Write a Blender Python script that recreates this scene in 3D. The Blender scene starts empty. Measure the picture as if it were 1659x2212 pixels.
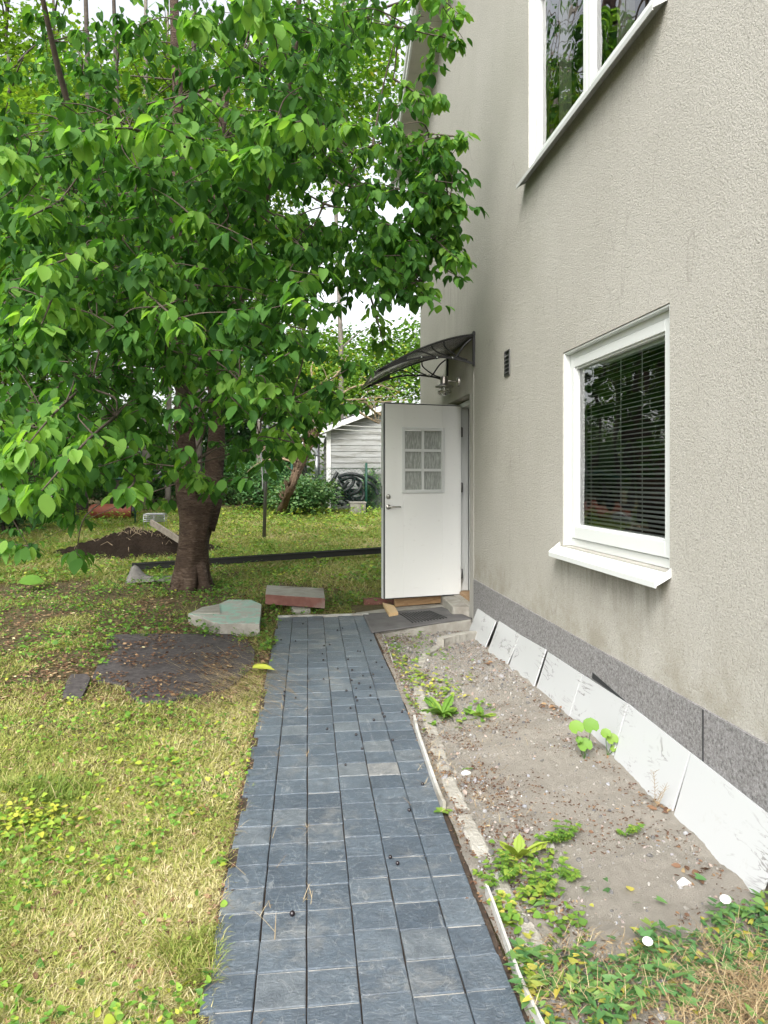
import bpy, math, random
import numpy as np
from mathutils import Vector, Matrix, noise
rnd = random.Random(7)
rng = np.random.default_rng(7)
R = math.radians
S = bpy.context.scene
# ---------------------------------------------------------------- camera
CZ = 1.515; FX = 1610.0; HX = 829.5; HY = 1035.0; YAW = R(6.71)
F = (math.sin(YAW), math.cos(YAW)); RT = (math.cos(YAW), -math.sin(YAW))
cam = bpy.data.objects.new('camera', bpy.data.cameras.new('camera')); S.collection.objects.link(cam)
cam.location = (0, 0, CZ); cam.rotation_euler = (R(90), 0, -YAW)
cam.data.lens = FX / 2212 * 36; cam.data.sensor_width = 36; cam.data.shift_y = -71 / 2212
cam.data.clip_start = 0.05; cam.data.clip_end = 500
S.camera = cam
# ---------------------------------------------------------------- sky and sun
SUN_EL, SUN_AZ = R(43), R(203)      # azimuth clockwise from +Y : behind the camera on the left
W = bpy.data.worlds.new('World'); S.world = W; W.use_nodes = True
wt = W.node_tree; wt.nodes.clear()
sky = wt.nodes.new('ShaderNodeTexSky'); sky.sky_type = 'NISHITA'; sky.sun_disc = False
sky.sun_elevation = SUN_EL; sky.sun_rotation = SUN_AZ; sky.air_density = 1.2; sky.dust_density = 4.0
hs = wt.nodes.new('ShaderNodeHueSaturation'); hs.inputs['Saturation'].default_value = 0.22
hs.inputs['Value'].default_value = 1.0
bg = wt.nodes.new('ShaderNodeBackground'); bg.inputs['Strength'].default_value = 0.15
wo = wt.nodes.new('ShaderNodeOutputWorld')
wt.links.new(sky.outputs[0], hs.inputs['Color']); wt.links.new(hs.outputs[0], bg.inputs[0]); wt.links.new(bg.outputs[0], wo.inputs[0])
sl = bpy.data.lights.new('sun', 'SUN'); sl.energy = 1.5; sl.angle = R(28); sl.color = (1, 0.97, 0.92)
so = bpy.data.objects.new('sun', sl); S.collection.objects.link(so)
sd = Vector((math.sin(SUN_AZ) * math.cos(SUN_EL), math.cos(SUN_AZ) * math.cos(SUN_EL), math.sin(SUN_EL)))
so.rotation_euler = sd.to_track_quat('Z', 'Y').to_euler(); so.location = (0, 0, 20)
S.view_settings.view_transform = 'Standard'; S.view_settings.look = 'None'
S.view_settings.exposure = 1.4; S.view_settings.gamma = 1.0
S.cycles.max_bounces = 8; S.cycles.transparent_max_bounces = 16; S.cycles.use_denoising = True
S.cycles.caustics_reflective = False; S.cycles.caustics_refractive = False
# ---------------------------------------------------------------- calibration helpers
D = 1.70                                     # house wall plane x
def plane(y):
    if y < 7.3: return 0.0199 * y
    return 0.145 + 0.041 * (min(y, 30) - 7.3)
PA = R(0.91)                                  # path turned slightly right of the wall
def path_uv(x, y):                            # across, along
    return x * math.cos(PA) - y * math.sin(PA), x * math.sin(PA) + y * math.cos(PA)
def path_xy(u, v): return u * math.cos(PA) + v * math.sin(PA), -u * math.sin(PA) + v * math.cos(PA)
def lerp(a, b, t): return a + (b - a) * t
def interp(v, pts):
    if v <= pts[0][0]: return pts[0][1]
    for (a, x), (b, y) in zip(pts, pts[1:]):
        if v <= b: return lerp(x, y, (v - a) / (b - a))
    return pts[-1][1]
def sst(a, b, v):
    t = min(1, max(0, (v - a) / (b - a))); return t * t * (3 - 2 * t)
def G(x, y):
    z = plane(y)
    u, v = path_uv(x, y)
    if u > 0.6 and y < 7.2 and x < 1.8:
        wall_off = interp(y, [(2, 0.0), (3, .015), (4, .045), (5, .015), (6.3, -.04), (7.1, -.08)])
        near_off = interp(y, [(2, -.01), (4.5, -.01), (6, -.035), (7.1, -.07)])
        off = lerp(near_off, wall_off, sst(0.9, 1.55, x))
        z += off * sst(0.60, 0.75, u) * sst(7.2, 7.0, y)
        z += 0.010 * noise.noise((x * 4, y * 4, 3)) * sst(.62, .8, u)
    elif u < -0.32:
        z += 0.03 * noise.noise((x * 1.3, y * 1.3, 1)) * sst(-.32, -1.0, u)
    return z
def ray(px, py):
    a = (px - HX) / FX; b = (HY - py) / FX
    return Vector((F[0] + RT[0] * a, F[1] + RT[1] * a, b))
def at(px, py, s): return Vector((0, 0, CZ)) + ray(px, py) * s
def onX(px, py, X=D):
    r = ray(px, py); return at(px, py, X / r.x)
def onY(px, py, Y):
    r = ray(px, py); return at(px, py, Y / r.y)
def onZ(px, py, z):
    r = ray(px, py); return at(px, py, (z - CZ) / r.z)
def gnd(px, py, dz=0.0):
    z = 0.1; p = None
    for _ in range(25):
        p = onZ(px, py, z); z = 0.5 * z + 0.5 * (G(p.x, p.y) + dz)
    return p
def proj(p):
    x, y, z = p[0], p[1], p[2] - CZ
    s = x * F[0] + y * F[1]; r = x * RT[0] + y * RT[1]
    return HX + FX * r / s, HY - FX * z / s, s
# ---------------------------------------------------------------- materials
def mat(name, base=(.5, .5, .5), rough=.6, metal=0.0, spec=.5):
    m = bpy.data.materials.new(name); m.use_nodes = True
    b = m.node_tree.nodes['Principled BSDF']
    b.inputs['Base Color'].default_value = (*base, 1); b.inputs['Roughness'].default_value = rough
    b.inputs['Metallic'].default_value = metal; b.inputs['Specular IOR Level'].default_value = spec
    return m
class NT:
    def __init__(s, m): s.m = m; s.t = m.node_tree; s.b = s.t.nodes['Principled BSDF']
    def n(s, typ, **kw):
        nd = s.t.nodes.new(typ)
        for k, v in kw.items():
            if k in nd.inputs: nd.inputs[k].default_value = v
            else: setattr(nd, k, v)
        return nd
    def l(s, a, b): s.t.links.new(a, b)
    def pos(s): return s.n('ShaderNodeNewGeometry').outputs['Position']
    def noise(s, scale, detail=4, rough=.55, vec=None, dist=0.0):
        nd = s.n('ShaderNodeTexNoise', Scale=scale, Detail=detail, Roughness=rough, Distortion=dist)
        s.l(vec or s.pos(), nd.inputs['Vector']); return nd.outputs['Fac']
    def vor(s, scale, vec=None, feature='F1', out='Distance'):
        nd = s.n('ShaderNodeTexVoronoi', Scale=scale); nd.feature = feature
        s.l(vec or s.pos(), nd.inputs['Vector']); return nd.outputs[out]
    def ramp(s, fac, stops):
        nd = s.n('ShaderNodeValToRGB'); e = nd.color_ramp.elements
        while len(e) < len(stops): e.new(.5)
        for el, (p, c) in zip(e, stops):
            el.position = p; el.color = (*c, 1) if len(c) == 3 else c
        s.l(fac, nd.inputs[0]); return nd.outputs[0]
    def mix(s, fac, a, b, mode='MIX'):
        nd = s.n('ShaderNodeMix'); nd.data_type = 'RGBA'; nd.blend_type = mode
        for val, i in ((fac, 0), (a, 6), (b, 7)):
            if hasattr(val, 'is_linked') or hasattr(val, 'links'): s.l(val, nd.inputs[i])
            elif i == 0: nd.inputs[0].default_value = val
            else: nd.inputs[i].default_value = (*val, 1)
        return nd.outputs[2]
    def math(s, op, a, b=None):
        nd = s.n('ShaderNodeMath'); nd.operation = op
        for i, v in enumerate((a, b)):
            if v is None: continue
            if hasattr(v, 'links'): s.l(v, nd.inputs[i])
            else: nd.inputs[i].default_value = v
        return nd.outputs[0]
    def bump(s, h, dist=.01, strength=1.0):
        nd = s.n('ShaderNodeBump', Distance=dist, Strength=strength); s.l(h, nd.inputs['Height'])
        s.l(nd.outputs[0], s.b.inputs['Normal']); return nd
    def col(s, c): s.l(c, s.b.inputs['Base Color'])
    def scaled(s, sx, sy, sz):
        nd = s.n('ShaderNodeMapping'); nd.inputs['Scale'].default_value = (sx, sy, sz)
        s.l(s.pos(), nd.inputs['Vector']); return nd.outputs[0]
def rough_mat(name, c1, c2, scale=12, bump=.006, bscale=60, rough=.85, spec=.3, c3=None):
    m = mat(name, c1, rough, 0, spec); t = NT(m)
    c = t.ramp(t.noise(scale, 5, .6), [(.3, c1), (.7, c2)])
    if c3: c = t.mix(t.ramp(t.noise(scale * .31, 4, .6), [(.5, (0, 0, 0)), (.65, (1, 1, 1))]), c, c3)
    t.col(c); t.bump(t.noise(bscale, 4, .6), bump); return m
M = {}
# stucco
def stucco(name, c1, c2, speck, bump=.010):
    m = mat(name, c1, .95, 0, .15); t = NT(m)
    p = t.pos()
    big = t.noise(.9, 5, .6, p)
    c = t.ramp(big, [(.3, c1), (.7, c2)])
    n1 = t.noise(120, 3, .65, p, .5)
    sp = t.ramp(n1, [(.37, (1, 1, 1)), (.46, (0, 0, 0))])
    c = t.mix(t.math('MULTIPLY', sp, .5), c, speck)
    n3 = t.ramp(t.noise(60, 3, .6, p), [(.3, (0, 0, 0)), (.42, (.0, .0, .0)), (.7, (.35, .35, .35))])
    c = t.mix(n3, c, tuple(min(1, v * 1.18) for v in c2))
    sx = t.n('ShaderNodeSeparateXYZ'); t.l(p, sx.inputs[0])
    def rng_(src, a, b, c0, c1):
        q = t.n('ShaderNodeMapRange'); q.interpolation_type = 'SMOOTHSTEP'; t.l(src, q.inputs[0])
        for i_, v_ in zip((1, 2, 3, 4), (a, b, c0, c1)): q.inputs[i_].default_value = v_
        return q.outputs[0]
    Y_, Z_ = sx.outputs[1], sx.outputs[2]
    blot = t.ramp(t.noise(4.5, 6, .7, p), [(.40, (0, 0, 0)), (.62, (1, 1, 1))])
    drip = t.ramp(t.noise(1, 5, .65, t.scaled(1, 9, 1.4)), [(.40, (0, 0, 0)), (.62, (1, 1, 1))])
    low = t.math('MULTIPLY', t.math('MULTIPLY', rng_(Z_, .98, .56, 0, .55), blot), 1.0)
    c = t.mix(low, c, (.25, .225, .165))
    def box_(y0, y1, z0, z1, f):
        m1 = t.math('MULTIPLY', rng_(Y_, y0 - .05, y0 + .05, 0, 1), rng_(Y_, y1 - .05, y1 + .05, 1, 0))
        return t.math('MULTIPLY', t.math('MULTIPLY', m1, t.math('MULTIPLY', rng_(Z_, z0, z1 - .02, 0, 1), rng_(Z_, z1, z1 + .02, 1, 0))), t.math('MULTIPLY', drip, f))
    crk = t.ramp(t.noise(1, 2, .5, t.scaled(1, 1.1, .35), 1.8), [(.4985, (0, 0, 0)), (.5, (.28, .28, .28)), (.5015, (0, 0, 0))])
    c = t.mix(crk, c, (.22, .205, .18))
    c = t.mix(box_(3.25, 4.65, .66, 1.06, .75), c, (.20, .185, .15))
    c = t.mix(box_(3.3, 5.5, 3.25, 3.74, .25), c, (.22, .205, .165))
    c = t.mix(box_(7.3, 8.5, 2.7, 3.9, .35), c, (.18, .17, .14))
    # grime streaks running down
    st = t.noise(1.0, 5, .6, t.scaled(1.6, 1.6, .7))
    c = t.mix(t.math('MULTIPLY', t.ramp(st, [(.52, (0, 0, 0)), (.75, (1, 1, 1))]), .10), c, (.20, .18, .13))
    t.col(c); t.bump(t.math('ADD', n1, t.math('MULTIPLY', t.noise(45, 4, .7, p), .8)), bump, .9)
    return m
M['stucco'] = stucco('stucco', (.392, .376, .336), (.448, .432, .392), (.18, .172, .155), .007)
M['plaster'] = rough_mat('plaster', (.36, .35, .32), (.46, .44, .41), 5, .008, 25, .9, .2)
def granite():
    m = mat('granite', (.2, .2, .2), .9, 0, .2); t = NT(m)
    n = t.noise(85, 4, .75)
    c = t.ramp(n, [(.34, (.065, .063, .065)), (.47, (.21, .205, .205)), (.58, (.29, .285, .29)), (.68, (.43, .42, .42))])
    t.col(t.mix(t.math('MULTIPLY', t.noise(1.5, 3), .35), c, (.25, .24, .23))); t.bump(n, .008); return m
M['granite'] = granite()
M['white'] = mat('white_paint', (.66, .68, .67), .35, 0, .5)
M['white_old'] = rough_mat('old_white_paint', (.60, .61, .58), (.72, .73, .71), 6, .001, 40, .5, .4)
M['door'] = mat('door_paint', (.84, .85, .83), .38, 0, .45)
t_ = NT(M['door']); t_.col(t_.mix(t_.ramp(t_.noise(1, 5, .7, t_.scaled(9, 9, 22)), [(.63, (0, 0, 0)), (.72, (.5, .5, .5))]), (.82, .83, .81), (.62, .61, .58)))
M['gasket'] = mat('black_rubber_seal', (.02, .022, .025), .6)
M['steel'] = mat('brushed_steel', (.55, .53, .5), .28, 1.0)
M['darksteel'] = mat('dark_steel', (.16, .16, .16), .4, .8)
M['black'] = mat('black_plastic', (.015, .015, .017), .38, 0, .5)
M['interior'] = mat('room_wall', (.10, .10, .10), .9)
M['slat'] = mat('blind_slat', (.80, .82, .80), .45)
M['curtain'] = mat('curtain_cloth', (.35, .31, .26), .9)
def glass(name, tint=(.93, .97, .95), rough=0.0, bumpscale=None, boost=1.0):
    m = bpy.data.materials.new(name); m.use_nodes = True; t = m.node_tree; t.nodes.clear()
    o = t.nodes.new('ShaderNodeOutputMaterial'); mx = t.nodes.new('ShaderNodeMixShader')
    tr = t.nodes.new('ShaderNodeBsdfTransparent'); tr.inputs[0].default_value = (*tint, 1)
    gl = t.nodes.new('ShaderNodeBsdfGlossy'); gl.inputs['Roughness'].default_value = rough
    gl.inputs['Color'].default_value = (1, 1, 1, 1)
    fr = t.nodes.new('ShaderNodeFresnel'); fr.inputs[0].default_value = 1.55
    mu = t.nodes.new('ShaderNodeMath'); mu.operation = 'MULTIPLY_ADD'; mu.use_clamp = True
    mu.inputs[1].default_value = 1.7 * boost; mu.inputs[2].default_value = .02
    t.links.new(fr.outputs[0], mu.inputs[0]); t.links.new(mu.outputs[0], mx.inputs[0])
    t.links.new(tr.outputs[0], mx.inputs[1]); t.links.new(gl.outputs[0], mx.inputs[2]); t.links.new(mx.outputs[0], o.inputs[0])
    # panes are never perfectly flat
    g = t.nodes.new('ShaderNodeNewGeometry'); nz = t.nodes.new('ShaderNodeTexNoise'); nz.inputs['Scale'].default_value = bumpscale or 1.6
    bp = t.nodes.new('ShaderNodeBump'); bp.inputs['Distance'].default_value = .012 if not bumpscale else .004
    t.links.new(g.outputs['Position'], nz.inputs[0]); t.links.new(nz.outputs[0], bp.inputs['Height'])
    t.links.new(bp.outputs[0], gl.inputs['Normal'])
    return m
M['glass'] = glass('window_glass', (.93, .97, .95), 0.0, None, .85)
M['smoke'] = glass('smoked_polycarbonate', (.50, .49, .48), .25, 9.0, .45)
def reeded():
    m = mat('rain_glass', (.40, .43, .42), .16, 0, .8); t = NT(m)
    n = t.noise(1, 3, .6, t.scaled(85, 85, 14), .4)
    t.col(t.ramp(n, [(.36, (.27, .29, .27)), (.52, (.36, .38, .355)), (.68, (.50, .53, .51))])); t.bump(n, .0035); return m
M['rain'] = reeded(); M['rain'].node_tree.nodes['Principled BSDF'].inputs['Roughness'].default_value = .10
def slate():
    m = mat('slate', (.1, .12, .14), .5, 0, .65); t = NT(m)
    a = t.n('ShaderNodeAttribute'); a.attribute_name = 'tint'
    base = t.ramp(a.outputs['Fac'], [(0, (.058, .080, .106)), (.45, (.086, .114, .144)), (.8, (.120, .150, .178)), (.93, (.150, .172, .188)), (1, (.26, .26, .25))])
    n = t.noise(9, 7, .7, None, 1.5)
    base = t.mix(t.ramp(n, [(.35, (.7, .7, .7)), (.62, (0, 0, 0))]), base, (.050, .064, .082))
    ve = t.noise(1, 6, .75, t.scaled(13, 34, 13), 3.5)
    base = t.mix(t.ramp(ve, [(.53, (0, 0, 0)), (.60, (.30, .30, .30)), (.65, (0, 0, 0))]), base, (.30, .33, .35))
    cr = t.noise(1, 3, .5, t.scaled(7, 3, 7), 2.0)
    base = t.mix(t.ramp(cr, [(.496, (0, 0, 0)), (.503, (.4, .4, .4)), (.510, (0, 0, 0))]), base, (.38, .39, .38))
    du = t.noise(2.6, 7, .75)
    base = t.mix(t.ramp(du, [(.54, (0, 0, 0)), (.72, (.6, .6, .6))]), base, (.30, .29, .26))
    sp = t.vor(55)
    base = t.mix(t.ramp(t.math('MULTIPLY', sp, t.math('ADD', t.noise(8, 3), .25)), [(.04, (.7, .7, .7)), (.065, (0, 0, 0))]), base, (.035, .04, .05))
    t.col(base)
    r = t.ramp(n, [(.3, (.30, .30, .30)), (.7, (.52, .52, .52))]); t.l(r, t.b.inputs['Roughness'])
    t.bump(t.math('ADD', t.noise(22, 7, .7, None, 1.2), t.math('MULTIPLY', ve, .8)), .009, .8); return m
M['slate'] = slate()
M['grout'] = rough_mat('grout', (.30, .29, .26), (.42, .41, .38), 30, .004, 120)
M['joint_soil'] = rough_mat('joint_soil', (.03, .022, .017), (.075, .055, .04), 30, .004, 120)
def soil_mat(name, cols, scale=18, b=.012):
    m = mat(name, cols[0], .95, 0, .15); t = NT(m)
    c = t.ramp(t.noise(scale, 8, .75), [(.3 + .4 * i / (len(cols) - 1), k) for i, k in enumerate(cols)])
    c2 = t.ramp(t.noise(1.1, 4, .6), [(.4, (0, 0, 0)), (.62, (.8, .8, .8))])
    c = t.mix(c2, c, cols[1])
    t.col(c); t.bump(t.noise(scale * 4, 6, .75), b); return m
M['ground'] = soil_mat('lawn_soil', [(.045, .036, .025), (.095, .078, .045), (.14, .12, .06), (.09, .10, .035)], 22)
M['gravel'] = soil_mat('sandy_gravel', [(.17, .15, .125), (.37, .34, .295), (.29, .265, .23), (.48, .45, .40)], 60, .016)
M['mound'] = soil_mat('dark_soil', [(.010, .007, .005), (.022, .015, .010), (.045, .031, .022), (.024, .017, .012)], 30, .03)
def pebble_mat():
    m = mat('pebble_stone', (.4, .4, .4), .75, 0, .3); t = NT(m)
    a = t.n('ShaderNodeAttribute'); a.attribute_name = 'tint'
    t.col(t.ramp(a.outputs['Fac'], [(0, (.09, .09, .095)), (.3, (.20, .19, .17)), (.55, (.29, .27, .24)), (.75, (.24, .25, .27)), (.92, (.30, .23, .19)), (.985, (.36, .35, .33)), (1, (.60, .60, .58))]))
    t.bump(t.noise(150, 3), .002); return m
M['pebble'] = pebble_mat()
M['concrete'] = rough_mat('concrete', (.29, .275, .24), (.40, .385, .345), 9, .012, 60, .9, .2, (.24, .22, .19))
M['concrete_d'] = rough_mat('dark_concrete', (.17, .165, .155), (.28, .27, .26), 9, .012, 60, .9, .2)
def mint():
    m = mat('peeling_mint_paint', (.4, .6, .5), .7, 0, .3); t = NT(m)
    n = t.noise(5.5, 7, .7, None, 1.2)
    c = t.mix(t.ramp(n, [(.49, (0, 0, 0)), (.52, (1, 1, 1))]), (.33, .50, .43), (.42, .40, .36))
    c = t.mix(t.ramp(t.noise(7, 5, .7, None, 2), [(.57, (0, 0, 0)), (.59, (1, 1, 1))]), c, (.50, .50, .48))
    t.col(c); t.bump(n, .01); return m
M['mint'] = mint()
M['redbrick'] = rough_mat('red_brick_face', (.15, .065, .052), (.22, .11, .09), 9, .008, 70, .9, .15, (.26, .22, .19))
def marble():
    m = mat('marble', (.72, .74, .75), .22, 0, .5); t = NT(m)
    n = t.noise(1, 5, .62, t.scaled(1.3, 1.6, 6.5), 1.2)
    vn_ = t.ramp(n, [(.492, (0, 0, 0)), (.503, (1, 1, 1)), (.520, (0, 0, 0))])
    vm = t.ramp(t.noise(3.2, 4), [(.50, (0, 0, 0)), (.62, (.85, .85, .85))])
    c = t.mix(t.math('MULTIPLY', vn_, vm), (.45, .462, .468), (.12, .105, .10))
    c = t.mix(t.ramp(t.noise(14, 6, .75), [(.60, (0, 0, 0)), (.74, (.35, .35, .35))]), c, (.33, .31, .28))
    c = t.mix(t.ramp(t.noise(2.5, 5), [(.45, (0, 0, 0)), (.75, (.25, .25, .25))]), c, (.46, .47, .47))
    t.col(c); return m
M['marble'] = marble()
M['rubber'] = rough_mat('worn_rubber_mat', (.085, .082, .082), (.15, .145, .145), 6, .004, 150, .8, .3)
M['rubberrib'] = mat('black_rubber_rib', (.022, .022, .024), .6)
M['felt'] = rough_mat('roofing_felt', (.045, .040, .041), (.11, .098, .098), 26, .006, 160, .85, .25)
M['wood_fresh'] = mat('fresh_pine', (.62, .43, .22), .6); t_ = NT(M['wood_fresh'])
t_.col(t_.ramp(t_.noise(1, 4, .6, t_.scaled(20, 120, 60), .8), [(.3, (.52, .34, .16)), (.6, (.68, .49, .27)), (.8, (.60, .40, .2))]))
M['wood_plank'] = mat('oiled_plank', (.42, .26, .13), .6); t_ = NT(M['wood_plank'])
t_.col(t_.ramp(t_.noise(1, 5, .6, t_.scaled(4, 20, 50), 1.0), [(.3, (.22, .12, .055)), (.6, (.42, .27, .14)), (.8, (.34, .2, .1))]))
M['wood_grey'] = rough_mat('weathered_wood', (.15, .13, .11), (.25, .22, .18), 16, .004, 60)
def bark(name, c1, c2, c3, sc=1.0, b=.02):
    m = mat(name, c1, .85, 0, .25); t = NT(m)
    rings = t.noise(1, 7, .72, t.scaled(7 * sc, 7 * sc, 30 * sc), 2.2)
    c = t.ramp(rings, [(.32, c1), (.5, c2), (.68, c3)])
    c = t.mix(t.ramp(t.noise(3 * sc, 4), [(.45, (0, 0, 0)), (.7, (.8, .8, .8))]), c, c1)
    t.col(c); t.bump(rings, b); return m
M['bark'] = bark('cherry_bark', (.028, .018, .013), (.085, .056, .040), (.17, .13, .10), 1.0, .035)
M['twig'] = rough_mat('twig_bark', (.05, .04, .03), (.10, .08, .06), 20, .003, 80)
M['bark_bg'] = rough_mat('grey_bark', (.035, .03, .025), (.09, .075, .06), 8, .01, 30)
M['bark_pale'] = rough_mat('pale_bark', (.12, .105, .09), (.22, .20, .17), 7, .01, 30)
M['bark_shag'] = bark('shaggy_bark', (.06, .04, .025), (.17, .115, .075), (.27, .20, .14), .8, .05)
M['drytwig'] = rough_mat('dry_vine', (.22, .165, .10), (.34, .27, .18), 12, .003, 50)
def leafmat(name, stops, trans=.35, rough=.5, tr_gain=(1.6, 1.5, .6), spec=.35):
    m = bpy.data.materials.new(name); m.use_nodes = True; t = NT(m); b = t.b
    b.inputs['Roughness'].default_value = rough; b.inputs['Specular IOR Level'].default_value = spec
    a = t.n('ShaderNodeAttribute'); a.attribute_name = 'tint'
    c = t.ramp(a.outputs['Fac'], stops); t.col(c)
    tl = t.n('ShaderNodeBsdfTranslucent')
    g = t.mix(1.0, c, tr_gain, 'MULTIPLY'); t.l(g, tl.inputs[0])
    mx = t.n('ShaderNodeMixShader'); mx.inputs[0].default_value = trans
    t.l(b.outputs[0], mx.inputs[1]); t.l(tl.outputs[0], mx.inputs[2])
    t.l(mx.outputs[0], t.t.nodes['Material Output'].inputs[0]); return m
M['cherryleaf'] = leafmat('cherry_leaf', [(0, (.026, .082, .020)), (.4, (.056, .150, .030)), (.75, (.105, .235, .046)), (1, (.20, .36, .07))], .54, .6, (1.55, 1.6, .65), .16)
M['bgleaf'] = leafmat('tree_leaf', [(0, (.055, .12, .018)), (.5, (.10, .20, .026)), (.9, (.17, .29, .035)), (1, (.26, .33, .05))], .5, .5)
M['lightleaf'] = leafmat('light_leaf', [(0, (.06, .15, .022)), (.5, (.12, .26, .035)), (.9, (.21, .36, .05)), (1, (.36, .36, .06))], .4, .5)
M['shrubleaf'] = leafmat('shrub_leaf', [(0, (.035, .10, .035)), (.5, (.075, .185, .062)), (.9, (.15, .28, .095)), (1, (.24, .36, .14))], .3, .35, (1.4, 1.4, .6), .5)
M['grass'] = leafmat('grass_blade', [(0, (.12, .20, .03)), (.35, (.22, .29, .05)), (.6, (.34, .34, .095)), (.8, (.46, .41, .18)), (1, (.56, .50, .30))], .25, .6, (1.3, 1.3, .8))
M['cover'] = leafmat('ground_cover_leaf', [(0, (.06, .15, .025)), (.45, (.13, .27, .04)), (.8, (.25, .38, .05)), (1, (.42, .44, .06))], .3, .5, (1.4, 1.4, .7))
M['weed'] = leafmat('weed_leaf', [(0, (.07, .16, .03)), (.5, (.14, .27, .04)), (.85, (.30, .38, .06)), (1, (.5, .45, .1))], .3, .5, (1.3, 1.3, .7))
M['vine'] = leafmat('bindweed_leaf', [(0, (.05, .13, .045)), (.5, (.085, .20, .065)), (.88, (.17, .28, .07)), (1, (.42, .36, .06))], .3, .5, (1.3, 1.3, .7))
M['litter'] = leafmat('dry_leaf', [(0, (.08, .04, .025)), (.35, (.17, .095, .055)), (.6, (.30, .19, .10)), (.85, (.46, .35, .2)), (1, (.58, .53, .3))], .15, .7, (1.1, 1, .8))
M['straw'] = leafmat('dry_straw', [(0, (.20, .13, .07)), (.5, (.38, .28, .15)), (1, (.56, .46, .28))], .15, .7, (1, 1, .9))
M['berry'] = mat('black_cherry', (.008, .004, .006), .25, 0, .6)
M['petal'] = mat('white_petal', (.82, .82, .80), .6)
M['redmetal'] = rough_mat('red_painted_steel', (.30, .075, .045), (.38, .13, .08), 5, .002, 30, .5, .4, (.30, .14, .09))
M['greenmetal'] = mat('green_coated_steel', (.01, .07, .045), .45)
M['galv'] = mat('galvanised_steel', (.42, .43, .44), .4, .9)
M['rail'] = mat('black_gutter', (.018, .018, .02), .45)
M['shedwood'] = mat('peeling_white_boards', (.55, .55, .54), .8); t_ = NT(M['shedwood'])
c_ = t_.ramp(t_.noise(1, 6, .7, t_.scaled(1.4, 6, 9), .6), [(.32, (.17, .17, .15)), (.5, (.28, .285, .275)), (.72, (.37, .38, .38))])
t_.col(t_.mix(t_.ramp(t_.noise(9, 3), [(.68, (0, 0, 0)), (.72, (1, 1, 1))]), c_, (.20, .19, .17)))
M['greysill'] = mat('grey_painted_metal', (.46, .47, .46), .45)
M['strip'] = rough_mat('dirty_white_plastic', (.36, .35, .32), (.55, .545, .52), 14, .002, 80, .6, .3, (.25, .23, .19))
M['rope'] = mat('white_cord', (.75, .75, .72), .7)
M['tarp'] = rough_mat('grey_fabric', (.16, .15, .14), (.25, .235, .215), 10, .01, 60)
M['roof'] = mat('dark_roof', (.03, .03, .035), .7)
M['soffit'] = rough_mat('soffit_boards', (.50, .49, .43), (.60, .585, .52), 3, .001, 30, .6)
M['bulb'] = glass('lamp_glass', (.85, .86, .84), .05)
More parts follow.
